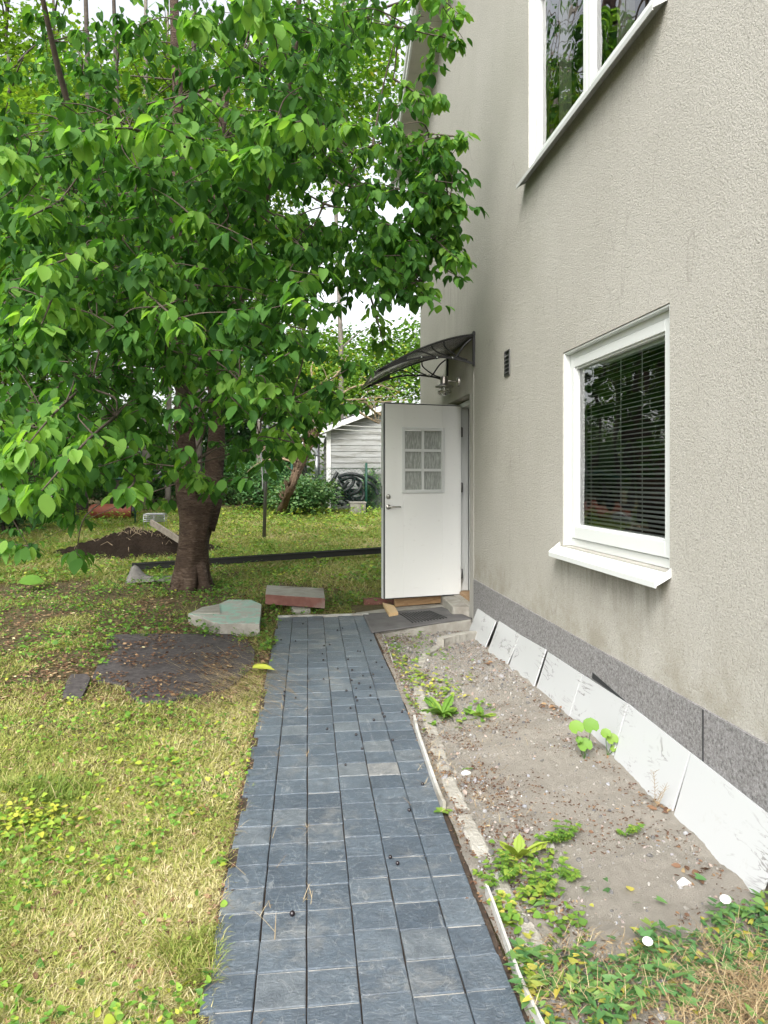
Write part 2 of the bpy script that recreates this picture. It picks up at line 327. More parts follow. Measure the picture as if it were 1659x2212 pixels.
# ---------------------------------------------------------------- object helpers
def tag(o, label=None, cat=None, group=None, kind=None):
    if label: o['label'] = label
    if cat: o['category'] = cat
    if group: o['group'] = group
    if kind: o['kind'] = kind
    return o
def empty(name, loc, label, cat, group=None):
    o = bpy.data.objects.new(name, None); S.collection.objects.link(o); o.location = loc
    o.empty_display_size = .1; return tag(o, label, cat, group)
def child_world(o, parent):
    o.parent = parent; o.matrix_parent_inverse = Matrix.Translation(-parent_loc(parent))
def parent_loc(p):
    v = Vector(p.location)
    while p.parent: p = p.parent; break
    return v
class MB:
    def __init__(s): s.v = []; s.f = []; s.sm = []; s.mi = []
    def add(s, vs, fs, smooth=False, mi=0):
        b = len(s.v); s.v += [tuple(v) for v in vs]
        for f in fs: s.f.append(tuple(i + b for i in f)); s.sm.append(smooth); s.mi.append(mi)
    def box(s, x0, x1, y0, y1, z0, z1, mi=0):
        if x0 > x1: x0, x1 = x1, x0
        if y0 > y1: y0, y1 = y1, y0
        if z0 > z1: z0, z1 = z1, z0
        vs = [(x, y, z) for z in (z0, z1) for y in (y0, y1) for x in (x0, x1)]
        s.add(vs, [(0, 2, 3, 1), (4, 5, 7, 6), (0, 1, 5, 4), (2, 6, 7, 3), (0, 4, 6, 2), (1, 3, 7, 5)], False, mi)
    def hexa(s, b, t, mi=0):              # bottom 4, top 4 (same winding, ccw from above)
        s.add(list(b) + list(t), [(3, 2, 1, 0), (4, 5, 6, 7), (0, 1, 5, 4), (1, 2, 6, 5), (2, 3, 7, 6), (3, 0, 4, 7)], False, mi)
    def obox(s, c, ax, ay, az, mi=0):     # centre and three half-axis vectors
        c = Vector(c); ax, ay, az = map(Vector, (ax, ay, az))
        b = [c - az + i * ax + j * ay for i, j in ((-1, -1), (1, -1), (1, 1), (-1, 1))]
        s.hexa(b, [p + 2 * az for p in b], mi)
    def bar(s, a, b, w, h, mi=0, up=(0, 0, 1)):
        a, b = Vector(a), Vector(b); d = (b - a); n = d.normalized(); u = Vector(up)
        sd = n.cross(u)
        if sd.length < 1e-4: sd = n.cross(Vector((1, 0, 0)))
        sd.normalize(); u = sd.cross(n).normalized()
        s.obox((a + b) / 2, n * d.length / 2, sd * w / 2, u * h / 2, mi)
    def prism(s, poly, z0, z1, mi=0, mside=None):   # poly list (x,y) ccw ; z fn or const
        n = len(poly); f0 = z0 if callable(z0) else (lambda x, y: z0); f1 = z1 if callable(z1) else (lambda x, y: z1)
        vs = [(x, y, f0(x, y)) for x, y in poly] + [(x, y, f1(x, y)) for x, y in poly]
        s.add(vs, [tuple(range(n - 1, -1, -1))], False, mi); 
        b = len(s.v) - 2 * n
        s.f.append(tuple(b + n + i for i in range(n))); s.sm.append(False); s.mi.append(mi)
        for i in range(n):
            j = (i + 1) % n
            s.f.append((b + i, b + j, b + n + j, b + n + i)); s.sm.append(False); s.mi.append(mi if mside is None else mside)
    def tube(s, pts, rad, n=8, cap=True, mi=0, jitter=0):
        pts = [Vector(p) for p in pts]; m = len(pts)
        if not hasattr(rad, '__len__'): rad = [rad] * m
        prev = None; vs = []
        for i, p in enumerate(pts):
            d = (pts[min(i + 1, m - 1)] - pts[max(i - 1, 0)])
            if d.length < 1e-7: d = Vector((0, 0, 1))
            d.normalize()
            if prev is None:
                a = d.cross(Vector((0, 0, 1)))
                if a.length < .1: a = d.cross(Vector((0, 1, 0)))
            else: a = prev - d * prev.dot(d)
            a.normalize(); prev = a; b = d.cross(a)
            for k in range(n):
                th = 2 * math.pi * k / n
                rr = rad[i] * (1 + (jitter * noise.noise((p.x * 3 + math.cos(th) * 2, p.y * 3 + math.sin(th) * 2, p.z * 2.2)) if jitter else 0))
                vs.append(p + (a * math.cos(th) + b * math.sin(th)) * rr)
        fs = [(i * n + k, i * n + (k + 1) % n, (i + 1) * n + (k + 1) % n, (i + 1) * n + k) for i in range(m - 1) for k in range(n)]
        s.add(vs, fs, True, mi)
        if cap:
            b = len(s.v) - len(vs)
            s.f.append(tuple(b + k for k in range(n - 1, -1, -1))); s.sm.append(False); s.mi.append(mi)
            s.f.append(tuple(b + (m - 1) * n + k for k in range(n))); s.sm.append(False); s.mi.append(mi)
    def lathe(s, c, prof, axis=(0, 0, 1), n=20, mi=0):    # prof: (r, h)
        c = Vector(c); ax = Vector(axis).normalized(); a = ax.orthogonal().normalized(); b = ax.cross(a)
        vs = []
        for r_, h in prof:
            for k in range(n):
                th = 2 * math.pi * k / n; vs.append(c + ax * h + (a * math.cos(th) + b * math.sin(th)) * r_)
        fs = [(i * n + k, i * n + (k + 1) % n, (i + 1) * n + (k + 1) % n, (i + 1) * n + k) for i in range(len(prof) - 1) for k in range(n)]
        s.add(vs, fs, True, mi)
    def build(s, name, mats, parent=None, bevel=0.0, label=None):
        me = bpy.data.meshes.new(name); me.from_pydata(s.v, [], s.f); me.update()
        for m in (mats if isinstance(mats, (list, tuple)) else [mats]): me.materials.append(m)
        me.polygons.foreach_set('use_smooth', s.sm); me.polygons.foreach_set('material_index', s.mi)
        o = bpy.data.objects.new(name, me); S.collection.objects.link(o)
        if parent: put(o, parent)
        if bevel:
            bm = o.modifiers.new('bevel', 'BEVEL'); bm.width = bevel; bm.segments = 2; bm.limit_method = 'ANGLE'
        if label: o['label'] = label
        return o
WL = {}
def put(o, parent):                        # parent keeping world placement (parents are never rotated)
    o.parent = parent; w = Vector(parent.location); q = parent.parent
    while q: w = w + q.location; q = q.parent
    # mesh vertices are in world coordinates; origin stays at world zero
    o.location = -w
def np_mesh(name, V, faces_list, tint=None, mats=None, parent=None, smooth=True):
    """V (N,3); faces_list: list of (M,k) int arrays"""
    me = bpy.data.meshes.new(name)
    nl = sum(f.size for f in faces_list); nf = sum(len(f) for f in faces_list)
    me.vertices.add(len(V)); me.vertices.foreach_set('co', np.ascontiguousarray(V, dtype=np.float32).ravel())
    me.loops.add(nl); me.loops.foreach_set('vertex_index', np.concatenate([f.ravel() for f in faces_list]).astype(np.int32))
    me.polygons.add(nf); ls = []; st = 0
    for f in faces_list:
        k = f.shape[1]; ls.append(st + np.arange(len(f)) * k); st += f.size
    me.polygons.foreach_set('loop_start', np.concatenate(ls).astype(np.int32))
    me.polygons.foreach_set('use_smooth', np.full(nf, smooth))
    me.update(calc_edges=True)
    if tint is not None:
        a = me.attributes.new('tint', 'FLOAT', 'POINT'); a.data.foreach_set('value', np.ascontiguousarray(tint, dtype=np.float32))
    me.materials.append(mats)
    o = bpy.data.objects.new(name, me); S.collection.objects.link(o)
    if parent: put(o, parent)
    return o
def leaf_template(fold, droop, st=((.10, .25), (.28, .44), (.50, .50), (.70, .41), (.86, .20))):
    v = [[0, 0, 0]]
    for t, w in st: v += [[t, w, fold * w - droop * t * t + .012 * math.sin(t * 19)], [t, 0, -droop * t * t], [t, -w, fold * w - droop * t * t + .012 * math.cos(t * 17)]]
    v.append([1, 0, -droop]); n = len(st); e = 3 * n + 1
    tri = [[0, 2, 1], [0, 3, 2], [e - 3, e - 2, e], [e - 2, e - 1, e]]; qd = []
    for i in range(n - 1):
        a = 1 + 3 * i; qd += [[a, a + 1, a + 4, a + 3], [a + 1, a + 2, a + 5, a + 4]]
    return np.array(v, float), [np.array(tri), np.array(qd)]
T_LEAF = leaf_template(.14, .17)
T_HEART = leaf_template(.20, .10, ((.04, .34), (.20, .50), (.45, .46), (.70, .30), (.88, .13)))
T_CURL = leaf_template(.45, .34)
T_FLAT = leaf_template(.02, .06)
T_DIA = (np.array([[0, 0, 0], [.45, .5, .08], [.45, 0, 0], [.45, -.5, .08], [1, 0, -.08]]), [np.array([[0, 2, 1], [0, 3, 2], [1, 2, 4], [2, 3, 4]])])
T_ROUND = (np.array([[0.08, 0, 0], [0, .28, .03], [.35, .52, .05], [.8, .42, .02], [1, 0, -.02], [.8, -.42, .02], [.35, -.52, .05], [0, -.28, .03], [.5, 0, -.03]]),
           [np.array([[8, i, (i + 1) % 8] for i in range(8)])])
T_BLADE = (np.array([[0, .5, 0], [0, -.5, 0], [.35, .45, .10], [.35, -.45, .10], [.72, .3, .16], [.72, -.3, .16], [1.0, 0, .02]]),
           [np.array([[4, 5, 6]]), np.array([[0, 1, 3, 2], [2, 3, 5, 4]])])
T_ARROW = (np.array([[0, 0, 0], [-.25, .32, .03], [.15, .36, .04], [.6, .24, .02], [1, 0, -.08], [.6, -.24, .02], [.15, -.36, .04], [-.25, -.32, .03], [.4, 0, -.02]]),
           [np.array([[8, i, (i + 1) % 8] for i in range(8)])])
def leaves(name, tmpl, P, dr, nr, L, Wd, tint, material, parent=None, kcurve=1.0):
    P = np.asarray(P, float); dr = np.asarray(dr, float); nr = np.asarray(nr, float); n = len(P)
    dr /= np.linalg.norm(dr, axis=1, keepdims=True) + 1e-9
    sd = np.cross(nr, dr); sd /= np.linalg.norm(sd, axis=1, keepdims=True) + 1e-9
    nn = np.cross(dr, sd); tv, tf = tmpl; k = len(tv)
    L = np.broadcast_to(L, n); Wd = np.broadcast_to(Wd, n)
    V = (P[:, None] + dr[:, None] * (tv[None, :, 0:1] * L[:, None, None]) + sd[:, None] * (tv[None, :, 1:2] * Wd[:, None, None])
         + nn[:, None] * (tv[None, :, 2:3] * (L * kcurve)[:, None, None])).reshape(-1, 3)
    off = (np.arange(n) * k)[:, None, None]
    fs = [(f[None] + off).reshape(-1, f.shape[1]) for f in tf]
    return np_mesh(name, V, fs, np.repeat(np.broadcast_to(tint, n), k), material, parent)
def unit(a): return a / (np.linalg.norm(a, axis=-1, keepdims=True) + 1e-9)
def inpoly(x, y, poly):
    c = False; j = len(poly) - 1
    for i in range(len(poly)):
        xi, yi = poly[i]; xj, yj = poly[j]
        if (yi > y) != (yj > y) and x < (xj - xi) * (y - yi) / (yj - yi) + xi: c = not c
        j = i
    return c
def zz(z, x0, y0, sc): return ((x0 + z[0] / sc) * .553, (y0 + z[1] / sc) * .553)
def bez(pts, n):                            # Catmull-Rom through points
    pts = [Vector(p) for p in pts]; P = [pts[0]] + pts + [pts[-1]]; out = []
    for i in range(1, len(P) - 2):
        for k in range(n):
            t = k / n; a, b, c, d = P[i - 1], P[i], P[i + 1], P[i + 2]
            out.append(.5 * ((2 * b) + (c - a) * t + (2 * a - 5 * b + 4 * c - d) * t * t + (3 * b - a - 3 * c + d) * t ** 3))
    out.append(pts[-1]); return out

# ================================================================ GROUND
def grid_sheet(name, xs, ys, zf, m, keep=None):
    V = np.array([(x, y, zf(x, y)) for y in ys for x in xs]); nx = len(xs)
    fs = []
    for j in range(len(ys) - 1):
        for i in range(nx - 1):
            if keep is None or keep((xs[i] + xs[i + 1]) / 2, (ys[j] + ys[j + 1]) / 2):
                fs.append((j * nx + i, j * nx + i + 1, (j + 1) * nx + i + 1, (j + 1) * nx + i))
    return tag(np_mesh(name, V, [np.array(fs)], None, m), kind='structure')
xs = np.unique(np.concatenate([np.arange(-300, -12, 24), np.arange(-12, -3, .6), np.arange(-3, 2.2, .12), np.arange(2.2, 14, 1.5), np.arange(14, 301, 24)]))
ys = np.unique(np.concatenate([np.arange(-300, -3, 24), np.arange(-3, 9, .12), np.arange(9, 30, .5), np.arange(30, 331, 25)]))
grid_sheet('ground', xs, ys, lambda x, y: G(x, y) - .022, M['ground'])
# sandy planting strip between path and house
xs = np.arange(.52, 1.741, .012); ys = np.concatenate([np.arange(-2, 1.4, .06), np.arange(1.4, 4.5, .014), np.arange(4.5, 7.35, .025)])
def bedz(x, y):
    return G(x, y) + .014 * noise.noise((x * 6, y * 6, 0)) + .010 * abs(noise.noise((x * 17, y * 17, 5))) + .006 * abs(noise.noise((x * 41, y * 41, 6))) + (.02 * sst(1.45, 1.62, x) * noise.noise((y * 6, 2, 7)))
grid_sheet('gravel_bed', xs, ys, bedz, M['gravel'], lambda x, y: path_uv(x, y)[0] > .60 and y < 7.25)

# ================================================================ PATH
cols = [-.300, -.152, -.0045, .146, .293, .448, .590]
PZ = .004
def pathz(v): return plane(min(v, 7.35)) if v < 7.35 else plane(7.35)
V = []; Fq = []; tint = []; tz = 1.0
VEND = 7.40
for c in range(6):
    u0, u1 = cols[c] + .0022, cols[c + 1] - .0022
    off = rnd.uniform(-.012, .012); k = 0
    v = -1.35 + off
    while v < VEND - .05:
        ln = .150
        v1 = min(v + ln - .0058, VEND + (.01 if c else 0))
        uu0 = u0; uu1 = u1
        if c == 0 and rnd.random() < .5: uu0 += rnd.uniform(0, .03)
        if c == 5: uu1 += .012 * math.sin(v * 1.7)
        sk = .022
        h = rnd.uniform(-.0015, .0015)
        b = len(V)
        bv = .003
        jt = [rnd.uniform(-.0014, .0014) for _ in range(8)]
        cn = [(uu0 + jt[0], v + jt[1]), (uu1 + jt[2], v + jt[3]), (uu1 + jt[4], v1 + jt[5]), (uu0 + jt[6], v1 + jt[7])]
        for zi, ins in ((-.02, 0), (.0, 0), (.002, bv)):
            for q, (u, w) in enumerate(cn):
                su = (1, -1, -1, 1)[q] * ins; sv = (1, 1, -1, -1)[q] * ins
                ww = w + (u - .15) * sk + sv
                x, y = path_xy(u + su, ww)
                V.append((x, y, plane(ww) + .006 + zi + h + rnd.uniform(-.0006, .0006)))
        for l in (0, 4):
            for q in range(4):
                r = (q + 1) % 4; Fq.append((b + l + q, b + l + r, b + l + 4 + r, b + l + 4 + q))
        Fq.append((b + 8, b + 9, b + 10, b + 11))
        tt = min(.9, max(0, rnd.gauss(.42, .28)))
        tint += [tt] * 12
        if (c, k) in ((4, 33), (4, 35), (3, 33)): 
            for q in range(12): tint[-1 - q] = 1.0 if c == 4 and k == 33 else .93
        v += ln; k += 1
path = np_mesh('path', np.array(V), [np.array(Fq)], tint, M['slate'], None, False); tag(path, kind='structure')
# bedding between tiles: pale mortar cross joints, dark soil in the long joints
mb = MB(); n = 60
for c in range(6):
    for i in range(n):
        v0 = -1.4 + (VEND + 1.4) * i / n; v1 = -1.4 + (VEND + 1.4) * (i + 1) / n
        ce = cols[c] + (.005 if c else .045)
        q = [(ce, v0), (cols[c + 1] - .005 - (.02 if c == 5 else 0), v0), (cols[c + 1] - .005 - (.02 if c == 5 else 0), v1), (ce, v1)]
        mb.add([(*path_xy(u, w), plane(w) + .0035) for u, w in q], [(0, 1, 2, 3)])
tag(mb.build('path_mortar', M['grout']), kind='structure')
mb = MB()
for i in range(n):
    v0 = -1.4 + (VEND + 1.4) * i / n; v1 = -1.4 + (VEND + 1.4) * (i + 1) / n
    q = [(-.31, v0), (.60, v0), (.60, v1), (-.31, v1)]
    mb.add([(*path_xy(u, w), plane(w) - .004) for u, w in q], [(0, 1, 2, 3)])
tag(mb.build('path_bedding', M['joint_soil']), kind='structure')

# ================================================================ HOUSE
YC = 10.16; YN = -1.2; ZE = 5.96; RY = (YC + YN) / 2; SL = .486; ZR = ZE + SL * (YC - RY); XB = 9.5
house = empty('house', (D, 4, 0), 'beige stucco house with a steep gable, two white windows and a dark granite plinth', 'house')
LW = (3.24, 4.62, 1.09, 2.325)       # lower window opening y0,y1,z0,z1
UW = (3.27, 5.34, 3.745, 5.12)
DR = (7.20, 8.22, .26, 2.36)
ZP = .555
mb = MB()
def wall_holes(holes, y0, y1, z0, z1, X):
    ysb = sorted({y0, y1, *[h[0] for h in holes], *[h[1] for h in holes]}); zsb = sorted({z0, z1, *[h[2] for h in holes], *[h[3] for h in holes]})
    for i in range(len(ysb) - 1):
        for j in range(len(zsb) - 1):
            cy, cz = (ysb[i] + ysb[i + 1]) / 2, (zsb[j] + zsb[j + 1]) / 2
            if any(h[0] < cy < h[1] and h[2] < cz < h[3] for h in holes): continue
            a, b, c, d = ysb[i], ysb[i + 1], zsb[j], zsb[j + 1]
            mb.add([(X, b, c), (X, a, c), (X, a, d), (X, b, d)], [(0, 1, 2, 3)])
DSUR = (7.02, 8.40, -.1, 2.62)
wall_holes([LW, UW, DR], YN, YC, -.1, ZE, D)
mb.add([(D, YC, ZE), (D, YN, ZE), (D, RY, ZR)], [(0, 1, 2)])
for h, dp in ((LW, .16), (UW, .16), (DR, .28)):
    y0, y1, z0, z1 = h
    mb.add([(D, y0, z0), (D + dp, y0, z0), (D + dp, y0, z1), (D, y0, z1)], [(0, 1, 2, 3)])
    mb.add([(D, y1, z0), (D, y1, z1), (D + dp, y1, z1), (D + dp, y1, z0)], [(0, 1, 2, 3)])
    mb.add([(D, y0, z1), (D + dp, y0, z1), (D + dp, y1, z1), (D, y1, z1)], [(0, 1, 2, 3)])
    mb.add([(D, y0, z0), (D, y1, z0), (D + dp, y1, z0), (D + dp, y0, z0)], [(0, 1, 2, 3)])
mb.add([(D, YC, -.1), (XB, YC, -.1), (XB, YC, ZE), (D, YC, ZE)], [(3, 2, 1, 0)])
mb.add([(D, YN, -.1), (XB, YN, -.1), (XB, YN, ZE), (D, YN, ZE)], [(0, 1, 2, 3)])
mb.add([(XB, YC, -.1), (XB, YN, -.1), (XB, YN, ZE), (XB, RY, ZR), (XB, YC, ZE)], [(0, 1, 2, 3, 4)])
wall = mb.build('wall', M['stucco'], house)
# smooth plaster surround of the door, 3 mm proud
mb = MB(); mb.box(D - .004, D + .02, 7.03, DR[0] - .003, .14, 2.66); mb.box(D - .004, D + .02, DR[1] + .003, 8.46, .14, 2.66); mb.box(D - .004, D + .02, DR[0] - .003, DR[1] + .003, DR[3] + .002, 2.66)
mb.build('door_surround', M['plaster'], house)
# plinth
mb = MB()
Yw0, Yw1 = onX(1322, 1480).y, onX(1348, 1500).y
segs = [(7.0, 6.0), (6.0, 4.90), (4.894, 4.36), (4.36, 2.93), (2.922, 1.6), (1.6, YN)]
for a, b in segs: mb.box(D - .012, D + .02, b + .0, a, -.1, ZP)
mb.build('plinth', M['granite'], house)
mb = MB(); mb.box(D - .012, D + .02, 8.5, YC, -.1, ZP)
mb.build('plinth', M['granite'], house)
mb = MB(); yj = onX(1525, 1480).y
mb.box(D - .0145, D - .010, yj - .004, yj + .004, .05, ZP - .003); mb.build('plinth_joint', M['gasket'], house); mb = MB()
w = [onX(*zz(q, 2150, 2400, 1.9235), D - .015) for q in ((315, 435), (312, 480), (580, 668))]
mb.add([(p.x, p.y, p.z) for p in w] + [(p.x + .004, p.y, p.z) for p in w], [(0, 1, 2), (5, 4, 3), (0, 3, 4, 1), (1, 4, 5, 2), (2, 5, 3, 0)])
mb.build('plinth_hole', M['gasket'], house)
# interior rooms
mb = MB()
for z0, z1, h in ((.2, 2.7, LW), (2.9, 5.5, UW)):
    x0 = D + .16; x1 = D + 3.2; a, b = h[0] - .9, h[1] + .9
    mb.add([(x0, a, z0), (x1, a, z0), (x1, b, z0), (x0, b, z0)], [(0, 1, 2, 3)])
    mb.add([(x0, a, z1), (x1, a, z1), (x1, b, z1), (x0, b, z1)], [(3, 2, 1, 0)])
    mb.add([(x1, a, z0), (x1, b, z0), (x1, b, z1), (x1, a, z1)], [(0, 1, 2, 3)])
    mb.add([(x0, a, z0), (x1, a, z0), (x1, a, z1), (x0, a, z1)], [(3, 2, 1, 0)])
    mb.add([(x0, b, z0), (x1, b, z0), (x1, b, z1), (x0, b, z1)], [(0, 1, 2, 3)])
    for (p, q, r, s_) in ((a, h[0], z0, z1), (h[1], b, z0, z1), (h[0], h[1], z0, h[2]), (h[0], h[1], h[3], z1)):
        mb.add([(x0, p, r), (x0, q, r), (x0, q, s_), (x0, p, s_)], [(0, 1, 2, 3)])
a, b = DR[0] - .4, DR[1] + .3
mb.add([(D + 2.2, a, .2), (D + 2.2, b, .2), (D + 2.2, b, 2.6), (D + 2.2, a, 2.6)], [(0, 1, 2, 3)])
mb.add([(D + .28, a, .24), (D + 2.2, a, .24), (D + 2.2, b, .24), (D + .28, b, .24)], [(0, 1, 2, 3)])
mb.add([(D + .28, a, 2.5), (D + 2.2, a, 2.5), (D + 2.2, b, 2.5), (D + .28, b, 2.5)], [(3, 2, 1, 0)])
mb.add([(D + .28, b, .2), (D + 2.2, b, .2), (D + 2.2, b, 2.6), (D + .28, b, 2.6)], [(0, 1, 2, 3)])
mb.add([(D + .28, a, .2), (D + 2.2, a, .2), (D + 2.2, a, 2.6), (D + .28, a, 2.6)], [(3, 2, 1, 0)])
mb.build('room', M['interior'], house)
# roof
OH = .36
roof = MB()
def rz(y): return ZE + SL * (YC - y) if y > RY else ZR - SL * (RY - y)
def slab(y0, y1, x0, x1, t0, t1, mbx, mi=0):
    b = [(x0, y0, rz(y0) + t0), (x1, y0, rz(y0) + t0), (x1, y1, rz(y1) + t0), (x0, y1, rz(y1) + t0)]
    mbx.hexa(b, [(x, y, z + t1 - t0) for x, y, z in b], mi)
slab(RY, YC + .42, D - OH - .02, XB + .3, .10, .17, roof)
slab(YN - .42, RY, D - OH - .02, XB + .3, .10, .17, roof)
roof_o = roof.build('roof', M['roof'], house)
mb = MB(); k = 0; y = YC + .38
while y > YN - .3:
    y1 = y - .117
    if not (y > RY > y1): slab(y1, y, D - OH + .02, D + .02, .05, .07, mb)
    y -= .120
mb.build('soffit', M['soffit'], roof_o)
mb = MB()
for a, b in ((RY, YC + .40), (YN - .40, RY)):
    slab(a, b, D - OH - .004, D - OH + .02, -.06, .098, mb); slab(a, b, D - OH - .026, D - OH - .004, .02, .098, mb)
mb.box(D - OH, XB + .3, YC + .385, YC + .41, rz(YC + .40) - .09, rz(YC + .40) + .09)
mb.build('barge_board', M['white'], roof_o)
# windows -------------------------------------------------
def window(name, h, sashes, label, sill_mat, blind, sillz):
    y0, y1, z0, z1 = h
    win = empty(name, (D, (y0 + y1) / 2, z0), None, None); win.parent = house; win.location = Vector((D, (y0 + y1) / 2, z0)) - house.location
    win['label'] = label
    X0 = D + .045
    mb = MB(); fw = .05
    mb.box(X0, X0 + .10, y0 + .002, y0 + fw, z0 + .002, z1 - .002); mb.box(X0, X0 + .10, y1 - fw, y1 - .002, z0 + .002, z1 - .002)
    mb.box(X0, X0 + .10, y0 + fw, y1 - fw, z0 + .002, z0 + fw); mb.box(X0, X0 + .10, y0 + fw, y1 - fw, z1 - fw, z1 - .002)
    # outer white reveal lining
    mb.box(D + .004, X0, y0 + .002, y0 + .014, z0 + .002, z1 - .002); mb.box(D + .004, X0, y1 - .014, y1 - .002, z0 + .002, z1 - .002)
    mb.box(D + .006, X0, y0 + .014, y1 - .014, z1 - .014, z1 - .002)
    mb.build('window_frame', M['white'], win, .003)
    ya = y0 + fw + .003
    tot = (y1 - fw - .003) - ya; n = len(sashes); pos = ya
    for i, fr in enumerate(sashes):
        a, b = pos + .002, pos + tot * fr - .002; pos += tot * fr
        mb = MB(); sw = .055; x0, x1 = X0 - .012, X0 + .055
        zz0, zz1 = z0 + fw + .004, z1 - fw - .004
        mb.box(x0, x1, a, a + sw, zz0, zz1); mb.box(x0, x1, b - sw, b, zz0, zz1)
        mb.box(x0, x1, a + sw, b - sw, zz0, zz0 + sw + .02); mb.box(x0, x1, a + sw, b - sw, zz1 - sw, zz1)
        # inner glazing bead
        x2 = x0 + .012; q = .012
        mb.box(x2, x2 + .03, a + sw, a + sw + q, zz0 + sw + .02, zz1 - sw); mb.box(x2, x2 + .03, b - sw - q, b - sw, zz0 + sw + .02, zz1 - sw)
        mb.box(x2, x2 + .03, a + sw + q, b - sw - q, zz0 + sw + .02, zz0 + sw + .02 + q); mb.box(x2, x2 + .03, a + sw + q, b - sw - q, zz1 - sw - q, zz1 - sw)
        mb.build('sash', M['white'], win, .003)
        gx = X0 + .022
        g = MB(); g.add([(gx, a + sw, zz0 + sw), (gx, b - sw, zz0 + sw), (gx, b - sw, zz1 - sw), (gx, a + sw, zz1 - sw)], [(3, 2, 1, 0)])
        g.build('pane', M['glass'], win)
        s1 = MB(); s1.box(gx - .004, gx + .03, a + sw + .001, a + sw + .004, zz0 + sw, zz1 - sw)
        if blind:
            bl = MB(); zc = zz1 - sw - .05; k = 0
            while zc > zz0 + sw + .02:
                c = Vector((gx + .026, (a + b) / 2 + .0, zc)); an = R(19 + 3 * math.sin(k * 1.3))
                bl.obox(c, (0, (b - a) / 2 - sw - .012, 0), (math.cos(an) * .0125, 0, math.sin(an) * .0125), (-math.sin(an) * .0006, 0, math.cos(an) * .0006))
                zc -= .0240; k += 1
            bl.build('blind_slats', M['slat'], win)
            cd = MB()
            for q in (.28, .5, .86):
                yy = lerp(a + sw, b - sw, q); cd.box(gx + .010, gx + .012, yy - .002, yy + .002, zz0 + sw, zz1 - sw)
            cd.box(gx + .012, gx + .045, a + sw, b - sw, zz1 - sw - .03, zz1 - sw)
            cd.build('blind_cord', M['slat'], win)
        else:
            cu = MB()
            yy = b - sw; N = 14; w_ = .20
            vs = []
            for q in range(N + 1):
                vs += [(gx + .13 + .018 * math.sin(q * 1.9), yy - w_ * q / N, zz0), (gx + .13 + .018 * math.sin(q * 1.9), yy - w_ * q / N, zz1)]
            cu.add(vs, [(2 * q, 2 * q + 1, 2 * q + 3, 2 * q + 2) for q in range(N)], True); cu.build('curtain', M['curtain'], win)
    # sill flashing
    sm = MB(); ov = .055; X1 = D - .075
    za, zb = z0 - .004, z0 - .045
    b = [(X1, y0 - ov * .3, zb), (X0 + .01, y0 - ov * .3, za), (X0 + .01, y1 + ov, za), (X1, y1 + ov, zb)]
    b = [(X1, y0 - .012, zb), (D - .001, y0 - .012, za - .006), (D - .001, y1 + .05, za - .006), (X1, y1 + .05, zb)]
    sm.hexa([(x, y, z - .004) for x, y, z in b], b)
    sm.box(D - .001, X0 + .005, y0 + .004, y1 - .004, za - .010, za - .004)
    sm.box(X1 - .002, X1 + .004, y0 - .012, y1 + .05, zb - .028, zb - .0005)
    for yy in (y0 - .016, y1 + .05):       # upturned ends
        sm.hexa([(X1, yy, zb - .02), (D - .001, yy, za - .02), (D - .001, yy + .004, za - .02), (X1, yy + .004, zb - .02)],
                [(X1, yy, zb + .004), (D - .001, yy, za + .022), (D - .001, yy + .004, za + .022), (X1, yy + .004, zb + .004)])
    sm.build('window_sill', sill_mat, win)
    return win
window('window', LW, [1.0], 'single white window with a half closed blind, low on the wall', M['white'], True, 0)
window('window', UW, [.5, .5], 'two pane upper window above a grey metal sill', M['greysill'], False, 0)
# sloped line inside lower window reveal handled by frame. door -------------------------------
df = empty('door_frame', (D, 7.7, .3), None, None); df.parent = house; df.location = Vector((D, 7.7, .3)) - house.location
mb = MB(); X0 = D + .085
mb.box(X0, X0 + .095, 8.040, DR[1] - .002, DR[2] + .03, DR[3] - .07); mb.box(X0, X0 + .12, DR[0] + .002, DR[0] + .05, DR[2] + .03, DR[3] - .07)
mb.box(X0, X0 + .12, DR[0] + .002, DR[1] - .002, DR[3] - .07 + .0, DR[3] - .02)
mb.box(X0 + .103, X0 + .19, 8.060, DR[1] - .002, DR[2] + .03, DR[3] - .07)
mb.build('jamb', M['white'], df, .003)
mb = MB(); mb.box(X0 + .0955, X0 + .1025, 8.050, 8.12, DR[2] + .03, DR[3] - .07); mb.build('seal', M['gasket'], df)
mb = MB(); mb.box(X0 - .02, X0 + .16, DR[0] + .05, 8.035, DR[2] + .0, DR[2] + .03); mb.build('threshold', M['wood_plank'], df)
# door leaf
PH = onX(996, 1100, D + .082); 
hinge = Vector((PH.x, PH.y, 0))
ph_, _, sh = proj((hinge.x, hinge.y, 1.5))
zb = CZ - (1283 - HY) / FX * sh; zt = CZ + (HY - 878) / FX * sh
se = sh * (405.0 / 421.5)                      # outer end is nearer
pe = at(832, HY, se); outer = Vector((pe.x, pe.y, 0))
dv = (outer - hinge); DWD = dv.length; du = dv.normalized(); dn = Vector((du.y, -du.x, 0))
if dn.y > 0: dn = -dn                          # faces the camera
door = empty('door', (hinge.x, hinge.y, zb), None, None); door.parent = house; door.location = Vector((hinge.x, hinge.y, zb)) - house.location
door['label'] = 'open white door with a six pane obscure glass light'
def dp(u, w, n): return hinge + du * u + dn * n + Vector((0, 0, w))   # u from hinge, w world z, n toward camera
def dbox(mb, u0, u1, w0, w1, n0, n1, mi=0):
    b = [dp(u0, w0, n0), dp(u1, w0, n0), dp(u1, w0, n1), dp(u0, w0, n1)]
    if (b[1] - b[0]).cross(b[2] - b[1]).z < 0: b = b[::-1]
    mb.hexa(b, [p + Vector((0, 0, w1 - w0)) for p in b], mi)
